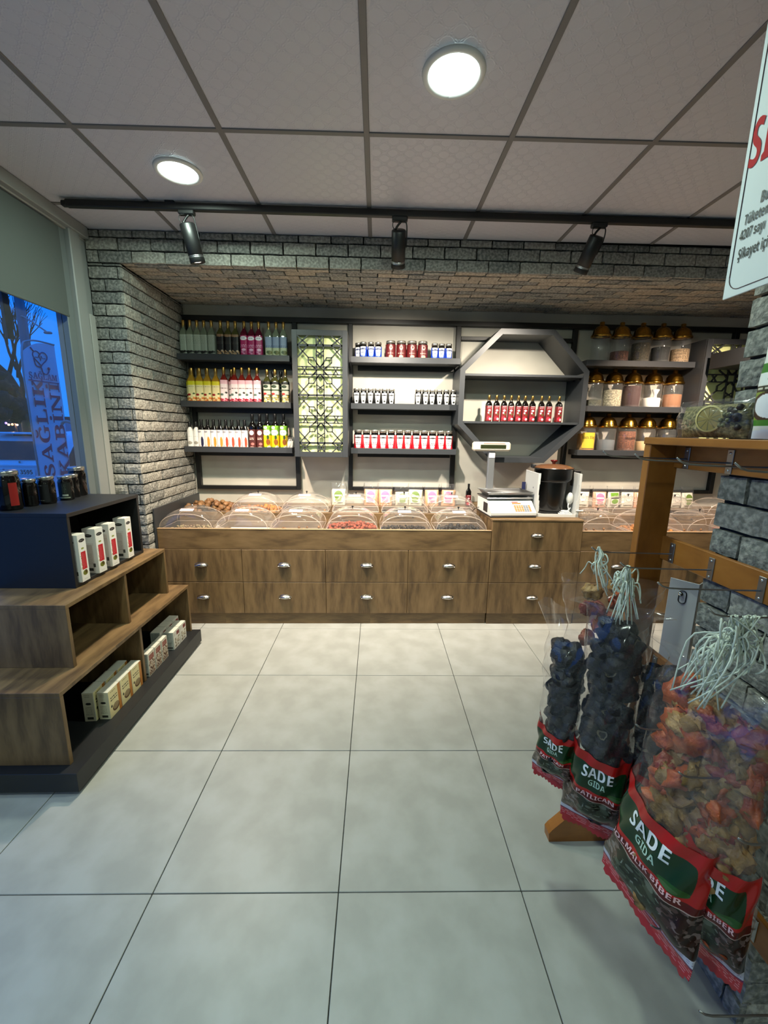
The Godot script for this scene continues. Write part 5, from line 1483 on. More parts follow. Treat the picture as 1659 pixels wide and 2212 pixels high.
func pillow(w: float, h: float, d: float, ph: float, crumple: float, front_only := false) -> ArrayMesh:
	var s := st()
	for sd in ([1.0] if front_only else [1.0, -1.0]):
		sheet(s, 20, 14, func(u: float, v: float) -> Vector3:
			var x: float = (u - 0.5) * sd
			var k := pow(maxf(0.0, 1.0 - pow(absf(x * 2.0), 3.0)), 0.6) * pow(maxf(0.0, sin(PI * clampf(v * 0.96 + 0.02, 0.0, 1.0))), 0.6)
			var c := crumple * (sin(u * 17.0 + v * 9.0 + ph) + sin(u * 7.0 - v * 21.0 + ph * 2.0))
			return Vector3(x * w + crumple * 0.5 * sin(v * 19.0 + ph), (1.0 - v) * h, sd * (d * 0.5 * k + c * k)))
	return fin(s)

func herb_bag() -> void:
	var t := thing("herb_tea_bag", "clear bag of dried herbs with a lemon slice on the rack shelf", "tea bag", Vector3(0.882, 1.472, -1.05), -1.53)
	t.rotation.x = 0.0
	var herb := mat(Color.WHITE, 0.85)
	herb.albedo_texture = noise_tex(noise(0.05, 3, 91, FastNoiseLite.TYPE_CELLULAR), 256, [[0.1, Color(0.14, 0.13, 0.07)], [0.35, Color(0.36, 0.34, 0.20)], [0.65, Color(0.55, 0.50, 0.34)], [0.95, Color(0.76, 0.70, 0.54)]])
	tri_map(herb, 9.0, false)
	herb.heightmap_enabled = true
	herb.heightmap_texture = herb.albedo_texture
	herb.heightmap_scale = 0.5
	obj("dried_herbs", pillow(0.200, 0.082, 0.055, 1.0, 0.002), herb, t)
	var dark := mat(Color(0.10, 0.045, 0.06), 0.6)
	var s := st()
	for i in 12: blob(s, Vector3(rng.randf_range(0.055, 0.092), rng.randf_range(0.02, 0.075), 0.020), Vector3.ONE * rng.randf_range(0.006, 0.010), 8, 5, 0.2)
	obj("dried_petals", fin(s), dark, t)
	for i in 6: obj("dried_berry", turned([Vector2(0.0001, -0.0055), Vector2(0.004, -0.004), Vector2(0.0058, 0.0), Vector2(0.004, 0.004), Vector2(0.0001, 0.0055)], 10), mat(Color(0.34, 0.34, 0.24), 0.6), t, Vector3(0.048 + 0.010 * (i % 3), 0.030 + 0.013 * (i / 2), 0.028))
	# slice of dried lemon: rind ring and segments
	var sl := Node3D.new()
	put(sl, "lemon_slice", t)
	sl.transform = Transform3D(Basis(Vector3.UP, 0.25), Vector3(0.018, 0.047, 0.031))
	obj("rind", turned([Vector2(0.029, -0.002), Vector2(0.0335, -0.0015), Vector2(0.0335, 0.0015), Vector2(0.029, 0.002)], 32), mat(Color(0.72, 0.66, 0.44), 0.6), sl, Vector3.ZERO, Basis(Vector3.RIGHT, PI / 2))
	var seg := st()
	seg.set_smooth_group(-1)
	for i in 5:
		var a0 := 0.06
		var a1 := TAU / 10.0 - 0.06
		tri(seg, Vector3(0, 0.003, 0), Vector3(sin(a0 + (a1 - a0) * i / 5.0), 0, cos(a0 + (a1 - a0) * i / 5.0)) * 0.0285 + Vector3(0, 0.001, 0), Vector3(sin(a0 + (a1 - a0) * (i + 1) / 5.0), 0, cos(a0 + (a1 - a0) * (i + 1) / 5.0)) * 0.0285 + Vector3(0, 0.001, 0))
	var sm := fin(seg)
	var fl := mat(Color(0.56, 0.49, 0.27), 0.4)
	for i in 10: obj("segment", sm, fl, sl, Vector3.ZERO, Basis(Vector3.RIGHT, PI / 2) * Basis(Vector3.UP, TAU * i / 10.0))
	obj("pith", turned([Vector2(0.0001, 0.0012), Vector2(0.0295, 0.0008), Vector2(0.0295, -0.001), Vector2(0.0001, -0.001)], 24), mat(Color(0.66, 0.62, 0.46), 0.7), sl, Vector3.ZERO, Basis(Vector3.RIGHT, PI / 2))
	obj("clear_wrap", pillow(0.236, 0.096, 0.070, 2.0, 0.0024), M.film, t)

func coconut_bag() -> void:
	var t := thing("coconut_bag", "green and white pouch with a coconut picture at the near end of the rack shelf", "pouch", Vector3(0.880, 1.472, -0.845), -1.50)
	obj("pouch", pillow(0.165, 0.205, 0.07, 4.0, 0.0015), M.white, t)
	var m := printed(print_tex(96, 128, Color(0.85, 0.86, 0.85), [["r", 0, 0.20, 1, 0.30, Color(0.20, 0.46, 0.14)], ["r", 0, 0.30, 1, 0.42, Color(0.86, 0.88, 0.88)], ["t", 0.25, 0.33, 0.8, Color(0.25, 0.30, 0.25), 1, 0.1, 0.05], ["r", 0, 0.44, 1, 0.50, Color(0.13, 0.13, 0.08)], ["t", 0.1, 0.455, 0.9, Color(0.75, 0.75, 0.7), 1, 0.1, 0.03], ["r", 0, 0.50, 1, 0.80, Color(0.50, 0.58, 0.20)], ["e", 0.32, 0.66, 0.30, 0.16, Color(0.20, 0.12, 0.07)], ["e", 0.34, 0.65, 0.25, 0.13, Color(0.88, 0.89, 0.92)], ["r", 0, 0.80, 1, 0.86, Color(0.22, 0.50, 0.14)], ["e", 0.3, 1.0, 0.5, 0.1, Color(0.80, 0.83, 0.90)]]))
	var s := st()
	sheet(s, 14, 14, func(u: float, v: float) -> Vector3:
		var x := u - 0.5
		var k := pow(maxf(0.0, 1.0 - pow(absf(x * 2.0), 3.0)), 0.6) * pow(maxf(0.0, sin(PI * clampf(v * 0.96 + 0.02, 0.0, 1.0))), 0.6)
		return Vector3(x * 0.163, (1.0 - v) * 0.200, 0.035 * k + 0.0035))
	obj("printed_front", fin(s), m, t)

# ------------------------------------------------------------------ hanging bags of dried vegetables
var veg := {}

func make_veg() -> void:
	# dried shells: open mouthed, wrinkled cups
	for k in 4:
		var s := st()
		var ph := k * 1.9
		sheet(s, 14, 7, func(u: float, v: float) -> Vector3:
			var a := u * TAU
			var r := 0.021 * (0.45 + 0.62 * sin(PI * clampf(0.18 + v * 0.72, 0.0, 1.0))) * (1.0 + 0.16 * sin(a * 3.0 + ph + v * 3.0) + 0.08 * sin(a * 7.0 + ph * 2.0))
			if v > 0.99: r *= 0.25
			return Vector3(sin(a) * r, 0.019 - v * 0.040, cos(a) * r * 0.85))
		veg["shell%d" % k] = fin(s)
		s = st()
		sheet(s, 12, 2, func(u: float, v: float) -> Vector3:
			var a := u * TAU
			var r := 0.0135 * (1.0 + 0.20 * sin(a * 3.0 + ph) + 0.08 * sin(a * 7.0)) * (1.0 - 0.35 * v)
			return Vector3(sin(a) * r, 0.0205 - 0.004 * v + 0.002 * sin(a * 2.0 + ph), cos(a) * r * 0.85))
		veg["mouth%d" % k] = fin(s)
		s = st()
		var pn := noise(0.9, 2, 200 + k)
		sheet(s, 16, 10, func(u: float, v: float) -> Vector3:
			var a := u * TAU
			var t := v * PI
			var d := Vector3(sin(t) * sin(a), cos(t), sin(t) * cos(a))
			var f := 1.0 + 0.45 * pn.get_noise_3d(d.x * 2.2, d.y * 2.2 + ph, d.z * 2.2) + 0.16 * sin(a * 5.0 + ph) * sin(t)
			var q := d * 0.026 * f * Vector3(1.15, 0.95, 0.62)
			# folded in at the front like a dried pepper half
			if d.z > 0.2 and absf(d.x) < 0.45: q.z -= 0.012 * (1.0 - absf(d.x) / 0.45) * (0.6 + 0.4 * sin(d.y * 4.0 + ph))
			return q)
		veg["curl%d" % k] = fin(s)
	var wr := noise_tex(noise(0.03, 4, 77), 256)
	var add := func(n: String, c0: Color, c1: Color, rough: float) -> void:
		var m := mat(Color.WHITE, rough)
		m.albedo_texture = noise_tex(noise(0.02, 3, 80 + veg.size()), 128, [[0.25, c0], [0.75, c1]])
		m.heightmap_enabled = true
		m.heightmap_texture = wr
		m.heightmap_scale = 0.3
		tri_map(m, 12.0, false)
		veg[n] = m
	add.call("egg", Color(0.03, 0.03, 0.045), Color(0.085, 0.085, 0.11), 0.5)
	add.call("egg2", Color(0.035, 0.032, 0.038), Color(0.12, 0.11, 0.115), 0.55)
	veg.rim = mat(Color(0.42, 0.39, 0.32), 0.8)
	add.call("tan", Color(0.50, 0.35, 0.18), Color(0.70, 0.54, 0.32), 0.5)
	add.call("olive", Color(0.44, 0.31, 0.13), Color(0.60, 0.47, 0.25), 0.5)
	add.call("orange", Color(0.55, 0.20, 0.07), Color(0.74, 0.36, 0.15), 0.45)
	add.call("red", Color(0.47, 0.15, 0.10), Color(0.60, 0.27, 0.18), 0.45)

# cross-section of a hanging bag: u 0..1 round it (0.5 is the middle of the front), y measured from the foot
func bag_at(u: float, y: float, w: float, d: float, h: float, ph: float) -> Vector3:
	var a := (u - 0.5) * TAU
	var f := clampf(y / h, 0.0, 1.0)
	var full := smoothstep(0.0, 0.14, f) * (1.0 - 0.55 * smoothstep(0.86, 1.0, f))
	var ww := w * 0.5 * (1.06 - 0.10 * smoothstep(0.05, 0.3, f) + 0.05 * sin(f * 7.0 + ph))
	var cr := 0.0025 * sin(a * 5.0 + f * 14.0 + ph) + 0.0022 * sin(a * 9.0 - f * 31.0 + ph * 2.0)
	var sn := sin(a)
	var cs := cos(a)
	return Vector3(sn * (ww + cr), y, signf(cs) * pow(absf(cs), 0.75) * (d * 0.5 * full + 0.001) + cr * full * 1.4)

func label_tex(pepper: bool) -> Material:
	var key := "print_p" if pepper else "print_e"
	if veg.has(key): return veg[key]
	var red := Color(0.70, 0.10, 0.09)
	var ops := [["r", 0.0, 0.0, 1.0, 0.46, red]]
	ops += [["r", 0.0, 0.46, 1.0, 0.86, Color(0.10, 0.085, 0.06)]]
	ops += [["b", 0.02, 0.50, 0.36, 0.84, Color(0.22, 0.13, 0.07), 260, 0.035], ["b", 0.36, 0.50, 0.68, 0.84, Color(0.13, 0.17, 0.10), 260, 0.030], ["b", 0.68, 0.50, 0.98, 0.84, Color(0.17, 0.06, 0.04), 240, 0.030]]
	ops += [["r", 0.16, 0.115, 0.84, 0.40, Color(0.03, 0.20, 0.09)], ["e", 0.16, 0.26, 0.035, 0.14, Color(0.03, 0.20, 0.09)], ["e", 0.84, 0.26, 0.035, 0.14, Color(0.03, 0.20, 0.09)]]
	ops += [["e", 0.74, 0.385, 0.12, 0.035, Color(0.14, 0.32, 0.12)], ["e", 0.16, 0.33, 0.09, 0.035, Color(0.10, 0.28, 0.11)], ["e", 0.70, 0.395, 0.07, 0.018, Color(0.25, 0.38, 0.20)]]
	ops += [["r", 0.0, 0.445, 1.0, 0.505, Color(0.34, 0.05, 0.05)], ["r", 0.0, 0.503, 1.0, 0.509, Color(0.72, 0.62, 0.58)]]
	ops += [["r", 0.0, 0.845, 1.0, 0.915, Color(0.80, 0.80, 0.86)], ["t", 0.45, 0.86, 0.95, Color(0.35, 0.30, 0.55), 2, 0.025, 0.007], ["r", 0.0, 0.912, 1.0, 0.925, Color(0.40, 0.10, 0.30)], ["r", 0.0, 0.925, 1.0, 1.0, Color(0.72, 0.10, 0.17)], ["t", 0.06, 0.935, 0.94, Color(0.85, 0.55, 0.58), 4, 0.016, 0.006]]
	veg[key] = printed(print_tex(256, 384, red, ops, 5), 0.25)
	return veg[key]

func bag(label: String, at: Vector3, turn: float, w: float, d: float, h: float, kind: String, n: int, group: String, lettered := true, collar := 0.05, lean := 0.0) -> Node3D:
	if veg.is_empty(): make_veg()
	var t := thing("dried_%s_bag" % ("pepper" if kind == "pepper" else "eggplant"), label, "food bag", at, turn, group)
	t.basis = Basis(Vector3.BACK, lean) * Basis(Vector3.UP, turn)
	var ph := rng.randf() * 6.0
	# contents, strung closely from the foot up
	var y0 := h * 0.06
	var y1 := h * 0.93
	var placed := 0
	while placed < n:
		var f := (placed + rng.randf()) / n
		var y := lerpf(y0, y1, f)
		var a := rng.randf() * TAU
		var full := smoothstep(0.0, 0.16, y / h) * (1.0 - 0.5 * smoothstep(0.84, 1.0, y / h))
		var rr := sqrt(rng.randf_range(0.15, 1.0))
		var size := 0.036 if kind == "pepper" else 0.024
		var p := Vector3(sin(a) * rr * maxf(0.0, w * 0.5 * 0.94 - size), y, cos(a) * rr * maxf(0.0, d * 0.5 * full - size * 0.75))
		var b := Basis(Vector3(rng.randf_range(-1, 1), rng.randf_range(-1, 1), rng.randf_range(-1, 1)).normalized(), rng.randf() * TAU)
		var v := rng.randi() % 4
		if kind == "pepper":
			var mname: String = ["tan", "tan", "olive", "tan", "orange", "red", "olive", "orange"][rng.randi() % 8]
			if f > 0.62 and rng.randf() < 0.25: mname = "red" if rng.randf() < 0.5 else "orange"
			obj("dried_pepper", veg["curl%d" % v], veg[mname], t, p, b * rng.randf_range(1.05, 1.5))
		else:
			b = Basis(Vector3.UP, rng.randf() * TAU) * Basis(Vector3.RIGHT, rng.randf_range(-1.9, 1.9))
			var e := obj("dried_eggplant", veg["shell%d" % v], veg["egg" if rng.randf() < 0.7 else "egg2"], t, p, b * rng.randf_range(1.0, 1.3))
			if rng.randf() < 0.30: obj("cut_rim", veg["mouth%d" % v], veg.rim if rng.randf() < 0.6 else veg.egg2, e)
		placed += 1
	# clear film, open and flaring at the top
	var s := st()
	sheet(s, 44, 46, func(u: float, v: float) -> Vector3:
		var f := 1.0 - v
		var p := bag_at(u, minf(f * (h + collar), h), w + 0.010, d + 0.008, h, ph)
		var over := maxf(0.0, f * (h + collar) - h) / maxf(collar, 0.001)
		if over > 0.0:
			var a := (u - 0.5) * TAU
			p.y = h + collar * over * (0.55 + 0.45 * sin(a + ph))
			p.x *= 1.0 + 0.55 * over
			p.z = p.z * (1.0 + 0.2 * over) + 0.012 * over * sin(a * 4.0 + ph)
		return p)
	obj("plastic_film", fin(s), M.film, t)
	# printed foot of the bag
	var lh := h * (0.47 if kind == "pepper" else 0.40)
	var on := func(u: float, y: float, off: float) -> Vector3:
		var p := bag_at(u, y, w + 0.012, d + 0.010, h, ph)
		return p + Vector3(0, 0, off + 0.0012)
	s = st()
	sheet(s, 30, 24, func(u: float, v: float) -> Vector3:
		var uu := 0.25 + u * 0.5
		var top := lh * (1.0 + 0.10 * pow((u - 0.62) * 2.0, 2.0) - 0.05)
		var y := top * (1.0 - v)
		# the printed area is measured in label heights so the curve only cuts its top
		return on.call(uu, y - 0.012 * smoothstep(0.9, 1.0, v), 0.0))
	obj("printed_label", fin(s), label_tex(kind == "pepper"), t)
	s = st()
	sheet(s, 24, 3, func(u: float, v: float) -> Vector3:
		var zig := 0.003 * (1.0 if int(u * 24.0) % 2 == 0 else -1.0) * (1.0 if v > 0.9 else 0.0)
		return Vector3((u - 0.5) * (w + 0.016), 0.002 - v * 0.026 + zig, 0.004 * sin(u * 11.0 + ph) * v + 0.0015))
	obj("sealed_edge", fin(s), veg.get("seal", mat(Color(0.66, 0.12, 0.16), 0.35)), t)
	if lettered:
		var lab := Node3D.new()
		put(lab, "lettering", t)
		var line := func(txt: String, hh: float, length: float, yc: float, m: Material, bend: float) -> void:
			var tm := text_mesh(txt, hh, false, true, 0.0)
			var sx: float = length / maxf(tm.get_aabb().size.x, 0.0001)
			obj("word", bent_text(txt, hh, sx, func(x: float, y: float) -> Vector3:
				var a := asin(clampf(x / (w * 0.5 + 0.006), -0.98, 0.98))
				return on.call(0.5 + a / TAU, yc + y - bend * x * x, 0.0012)), m, lab)
		line.call("SADE", lh * 0.125, w * 0.54, lh * 0.785, M.label_white, 0.0)
		line.call("GIDA", lh * 0.070, w * 0.30, lh * 0.665, mat(Color(0.70, 0.82, 0.74), 0.4), 0.0)
		line.call("DOLMALIK BİBER" if kind == "pepper" else "PATLICAN", lh * 0.046, w * (0.86 if kind == "pepper" else 0.62), lh * 0.527, mat(Color(0.90, 0.72, 0.72), 0.4), 0.0)
	return t

# white cotton strings from a hook down to a bag's neck
func strings(label: String, hook: Vector3, neck: Vector3, spread: float, n: int, loose: float, group: String, along := 0.005) -> void:
	var t := thing("string_bundle", label, "string", hook, 0.0, group)
	var s := st()
	var r := 0.0017
	for i in n:
		var e := neck - hook + Vector3(rng.randf_range(-1, 1) * spread, rng.randf_range(-0.03, 0.02), rng.randf_range(-1, 1) * spread)
		var m := e * 0.45 + Vector3(rng.randf_range(-1, 1), rng.randf_range(-0.6, 0.6), rng.randf_range(-1, 1)) * loose
		tube(s, curve([Vector3(rng.randf_range(-along, along), 0.003, rng.randf_range(-0.004, 0.004)), e * 0.2 + Vector3(rng.randf_range(-1, 1), 0, rng.randf_range(-1, 1)) * loose * 0.5, m, e], 10), r, 5)
	# loops and frayed ends round the knot
	for i in int(n * 1.3):
		var a := rng.randf() * TAU
		var o := Vector3(cos(a), rng.randf_range(-0.9, 0.5), sin(a))
		var l := rng.randf_range(0.012, 0.034)
		var b := Vector3(rng.randf_range(-1, 1) * (0.014 + along * 0.8), -rng.randf() * 0.06, rng.randf_range(-1, 1) * 0.018) + (neck - hook) * 0.25 * rng.randf()
		tube(s, curve([b, b + o * l * 0.6 + Vector3(0, 0.008, 0), b + o * l + Vector3(0, -0.012, 0), b + o * l * 0.9 + Vector3(rng.randf_range(-1, 1) * 0.012, -0.034, rng.randf_range(-1, 1) * 0.012)], 9), r * rng.randf_range(0.9, 1.35), 5)
	var o2 := obj("strands", fin(s), M.string, t)
	o2.set_meta("kind", "stuff")

func build_bags() -> void:
	var G := "bags hanging from the rack hooks"
	bag("tall dark dried eggplant bag in the middle, its label facing the shop", Vector3(0.690, 0.290, -1.028), -0.62, 0.150, 0.105, 0.715, "eggplant", 190, G, true, 0.01)
	bag("dark dried eggplant bag hanging left of the tallest one", Vector3(0.605, 0.375, -1.115), -0.80, 0.120, 0.095, 0.50, "eggplant", 115, G, true, 0.11)
	bag("dark dried eggplant bag behind and right of the tallest one", Vector3(0.785, 0.325, -0.995), -0.45, 0.125, 0.09, 0.55, "eggplant", 120, G, false, 0.08, -0.06)
	bag("large dried pepper bag nearest the aisle with a full SADE label", Vector3(0.700, 0.285, -0.800), -1.36, 0.225, 0.115, 0.66, "pepper", 96, G, true, 0.02, -0.13)
	bag("dried pepper bag behind the large one, close to the brick pillar", Vector3(0.785, 0.290, -0.725), -1.15, 0.140, 0.09, 0.62, "pepper", 60, G, true, 0.05, -0.02)
	# orange peppers in a wide clear bag at the back
	var t := thing("dried_pepper_bag", "wide clear bag with orange dried peppers hanging farthest back on the rack", "food bag", Vector3(0.755, 0.775, -1.185), -0.1, G)
	for i in 16:
		obj("dried_pepper", veg["curl%d" % (i % 4)], veg[["orange", "red", "tan", "orange"][i % 4]], t, Vector3(rng.randf_range(-0.06, 0.06), rng.randf_range(0.02, 0.225), rng.randf_range(-0.012, 0.016)), Basis(Vector3(rng.randf() - 0.5, 1, rng.randf() - 0.5).normalized(), rng.randf() * TAU))
	var s := st()
	sheet(s, 40, 20, func(u: float, v: float) -> Vector3:
		var p := bag_at(u, (1.0 - v) * 0.255, 0.24 + 0.07 * (1.0 - v), 0.075, 0.30, 2.4)
		p.y += 0.012 * sin(u * TAU * 1.0 + 0.6) * (1.0 - v)
		return p)
	obj("plastic_film", fin(s), M.film, t)
	strings("white cotton strings tied over the tallest eggplant bag", Vector3(0.693, 1.128, -1.028), Vector3(0.690, 0.985, -1.02), 0.035, 20, 0.010, "cotton strings on the hooks")
	strings("frayed white cotton strings on the hook farthest back", Vector3(0.690, 1.140, -1.169), Vector3(0.700, 1.03, -1.13), 0.025, 8, 0.014, "cotton strings on the hooks")
	strings("tangled white cotton strings above the large pepper bag", Vector3(0.752, 1.124, -0.7325), Vector3(0.735, 0.925, -0.795), 0.045, 34, 0.040, "cotton strings on the hooks", 0.040)

# ------------------------------------------------------------------ hanging notice
func build_poster() -> void:
	var t := thing("hanging_notice", "white hanging notice with big red capitals and black lines of text", "sign", Vector3(0.84, 1.797, -1.037))
	var b := Basis(Vector3(0, 0, 1), Vector3(0, 1, 0), Vector3(-1, 0, 0))
	obj("board", box(Vector3(0.004, 0.80, 0.66), 0.001, Vector3(0.0021, 0.40, 0.33)), mat(Color(0.80, 0.83, 0.85), 0.75), t)
	var s := st()
	var pts := []
	var x0 := 0.012
	var x1 := 0.648
	var y0 := 0.014
	var y1 := 0.786
	var r := 0.03
	for q in [[x0 + r, y0 + r, PI], [x1 - r, y0 + r, 1.5 * PI], [x1 - r, y1 - r, 0.0], [x0 + r, y1 - r, 0.5 * PI]]:
		for i in 7:
			var a: float = q[2] + i * PI / 12.0
			pts.append(Vector3(-0.0004, q[1] + sin(a) * r, q[0] + cos(a) * r))
	pts.append(pts[0])
	tube(s, pts, 0.0010, 5)
	obj("border_line", fin(s), mat(Color(0.25, 0.12, 0.14), 0.5), t)
	var w := Node3D.new()
	put(w, "lettering", t)
	var word := func(txt: String, left: float, base: float, cap: float, sq: float, m: Material) -> void:
		var me := fit_text(txt, text_mesh(txt, cap, false, true, 0.0).get_aabb().size.x * sq, cap, false, true)
		var bb := me.get_aabb()
		var foot := text_mesh("H", cap, false, true, 0.0).get_aabb().position.y
		obj("word", me, m, w, Vector3(-0.0012, base - foot, left - bb.position.x), b)
	word.call("SI", 0.013, 0.266, 0.098, 0.46, mat(Color(0.66, 0.02, 0.08), 0.85))
	word.call("Bu", 0.062, 0.178, 0.0235, 0.50, M.ink)
	word.call("Tüketenl", 0.028, 0.148, 0.022, 0.50, M.ink)
	word.call("4207 sayı", 0.022, 0.1185, 0.0215, 0.50, M.ink)
	word.call("Şikayet içi", 0.026, 0.078, 0.0225, 0.50, M.ink)
	for z in [0.10, 0.56]:
		obj("hanging_wire", wire([Vector3(0.002, 0.795, z), Vector3(0.002, 0.877, z)], 0.0012, 6), M.steel, t)

# ------------------------------------------------------------------ the street beyond the window
func build_street() -> void:
	var g := struct("ground_street", box2(Vector3(-60, -0.4, -70), Vector3(-1.96, -0.16, 30)), mat(Color(0.42, 0.43, 0.44), 0.9))
	struct("pavement", box2(Vector3(-4.6, -0.16, -40), Vector3(-1.97, -0.08, 20), 0.01), mat(Color(0.60, 0.60, 0.60), 0.9))
	car("white estate car parked with its back to the window", Vector3(-5.93, -0.16, -7.0), 0.0, Color(0.93, 0.94, 0.95), true)
	car("white car farther back behind the banner", Vector3(-7.3, -0.16, -13.3), PI / 2, Color(0.80, 0.82, 0.84), false)
	# feather banner
	var X := Vector3(0.13, 0, -0.991).normalized()
	var b := Basis(X, Vector3.UP, X.cross(Vector3.UP))
	var t := thing("feather_banner", "tall white feather banner with red and navy lettering outside the window", "banner", Vector3(-3.975, -0.08, -5.0))
	var s := st()
	var w := 0.444
	var H := 2.53
	for sd in [0.0, 1.0]:
		sheet(s, 12, 30, func(u: float, v: float) -> Vector3:
			var uu: float = u if sd == 0.0 else 1.0 - u
			var topc := H - 0.16 * pow(1.0 - uu, 3.0)
			var y := lerpf(topc, 0.35, v)
			return b * Vector3(uu * w, y, (0.002 if sd == 0.0 else -0.002) + 0.006 * sin(v * 12.0 + uu * 4.0)))
	obj("cloth", fin(s), mat(Color(0.88, 0.87, 0.90), 0.7), t)
	obj("pole", wire(curve([b * Vector3(-0.012, 0.0, 0), b * Vector3(-0.012, 1.6, 0), b * Vector3(0.0, 2.36, 0), b * Vector3(0.12, 2.52, 0), b * Vector3(0.44, 2.535, 0)], 24), 0.010), M.steel, t)
	obj("base", turned([Vector2(0.0001, 0.03), Vector2(0.16, 0.03), Vector2(0.19, 0.0)], 20), M.slate_dark, t)
	var navy := mat(Color(0.20, 0.10, 0.42), 0.6)
	var red := mat(Color(0.80, 0.13, 0.32), 0.6)
	var L := Node3D.new()
	put(L, "lettering", t)
	var word := func(txt: String, length: float, cap: float, x: float, y: float, turn: float, m: Material) -> void:
		var me := fit_text(txt, length, cap, true, true)
		var c := me.get_aabb().get_center()
		var rb := b * Basis(Vector3.BACK, turn)
		obj("word", me, m, L, b * Vector3(x, y, 0.010) - rb * c, rb)
	word.call("SAĞLAM", 0.37, 0.075, 0.225, 2.145, 0.0, navy)
	word.call("SAĞLIK", 1.16, 0.150, 0.110, 1.525, PI / 2, red)
	word.call("KABİNİ", 1.16, 0.150, 0.325, 1.495, PI / 2, red)
	obj("rule_line", box(Vector3(0.40, 0.014, 0.002)), navy, t, b * Vector3(0.225, 2.075, 0.010), b)
	# heart outline with a pulse line and a stethoscope
	var em := Node3D.new()
	put(em, "emblem", t)
	var heart := []
	for i in 33:
		var a := TAU * i / 32.0
		heart.append(b * Vector3(0.215 + 0.0058 * 16.0 * pow(sin(a), 3.0), 2.345 + 0.0058 * (13.0 * cos(a) - 5.0 * cos(2.0 * a) - 2.0 * cos(3.0 * a) - cos(4.0 * a)), 0.011))
	obj("heart_outline", wire(heart, 0.006, 5), navy, em)
	var pulse := []
	for p in [Vector2(0.15, 2.345), Vector2(0.19, 2.345), Vector2(0.20, 2.375), Vector2(0.215, 2.31), Vector2(0.23, 2.37), Vector2(0.24, 2.345), Vector2(0.28, 2.345)]: pulse.append(b * Vector3(p.x, p.y, 0.011))
	obj("pulse_line", wire(pulse, 0.004, 5), navy, em)
	var tu := []
	for p in [Vector2(0.13, 2.33), Vector2(0.15, 2.25), Vector2(0.21, 2.235), Vector2(0.225, 2.18), Vector2(0.27, 2.165), Vector2(0.305, 2.20), Vector2(0.31, 2.225)]: tu.append(b * Vector3(p.x, p.y, 0.011))
	obj("tube_line", wire(curve(tu, 24), 0.007, 5), navy, em)
	obj("disc", turned([Vector2(0.0001, 0.004), Vector2(0.018, 0.004), Vector2(0.018, 0.0)], 14), red, em, b * Vector3(0.31, 2.235, 0.010), b * Basis(Vector3.RIGHT, PI / 2))
	obj("arrow", wire([b * Vector3(0.135, 2.41, 0.011), b * Vector3(0.105, 2.445, 0.011)], 0.009, 5), navy, em)
	# bare tree
	var tree := thing("bare_tree", "bare leafless street tree behind the parked car", "tree", Vector3(-9.55, -0.16, -11.8))
	tree.scale = Vector3.ONE * 1.44
	var trunk := st()
	tube(trunk, curve([Vector3.ZERO, Vector3(0.05, 0.8, 0), Vector3(0.0, 1.5, 0), Vector3(-0.25, 2.1, 0)], 10), 0.13, 10, 0.08)
	obj("trunk", fin(trunk), mat(Color(0.16, 0.15, 0.14), 0.9), tree)
	var br := st()
	branch(br, Vector3(-0.25, 2.1, 0), Vector3(-0.45, 0.55, 0.1), 0.06, 4)
	branch(br, Vector3(0.0, 1.55, 0), Vector3(-0.02, 0.75, 0.0), 0.05, 4)
	branch(br, Vector3(-0.2, 2.0, 0), Vector3(0.05, 0.6, -0.2), 0.04, 3)
	var bo := obj("branches", fin(br), mat(Color(0.13, 0.13, 0.14), 0.9), tree)
	bo.set_meta("kind", "stuff")
	var ever := thing("evergreen_shrub", "dark evergreen shrub beyond the parked car", "shrub", Vector3(-8.75, -0.16, -9.9))
	s = st()
	for i in 90:
		var y := rng.randf_range(1.75, 2.75)
		var rr := 0.75 * (1.15 - (y - 1.5) / 1.6)
		var a := rng.randf() * TAU
		blob(s, Vector3(cos(a) * rr * rng.randf_range(0.5, 1.0), y, sin(a) * rr * rng.randf_range(0.5, 1.0)), Vector3.ONE * rng.randf_range(0.10, 0.2), 7, 5, 0.5)
	var fo := obj("foliage", fin(s), mat(Color(0.035, 0.10, 0.07), 0.9), ever)
	fo.set_meta("kind", "stuff")
	obj("stem", wire([Vector3.ZERO, Vector3(0, 2.1, 0)], 0.07, 8), mat(Color(0.12, 0.09, 0.06), 0.9), ever)
	# street lamp and thick pole
	var lp := thing("street_lamp", "tall grey street lamp pole with a thin curved arm", "street lamp", Vector3(-7.83, -0.16, -10.0))
	obj("pole", wire([Vector3.ZERO, Vector3(0, 6.2, 0)], 0.09, 12), mat(Color(0.42, 0.44, 0.46), 0.6), lp)
	obj("arm", wire(curve([Vector3(0, 3.98, 0.06), Vector3(0.12, 3.99, 0.08), Vector3(0.56, 3.70, 0.1)], 10), 0.016, 8), M.steel, lp)
	obj("lamp_head", box(Vector3(0.16, 0.05, 0.09), 0.02, Vector3(0.60, 3.67, 0.1)), M.frame_grey, lp)
	# dark bar that hangs just outside the glass
	var hb := thing("awning_arm", "dark hanging awning arm outside the top of the window", "awning arm", Vector3(-2.3, 2.30, -2.82))
	obj("arm", box2(Vector3(-0.012, -0.285, -0.024), Vector3(0.012, 0.35, 0.024), 0.003), M.black, hb)
	obj("wall_plate", box2(Vector3(-0.012, 0.33, -0.03), Vector3(0.34, 0.36, 0.03), 0.002), M.black, hb)
	# dark covered stand
	var cs := thing("covered_stand", "dark cloth covered stand outside, right of the banner", "stand", Vector3(-2.62, -0.08, -4.05))
	s = st()
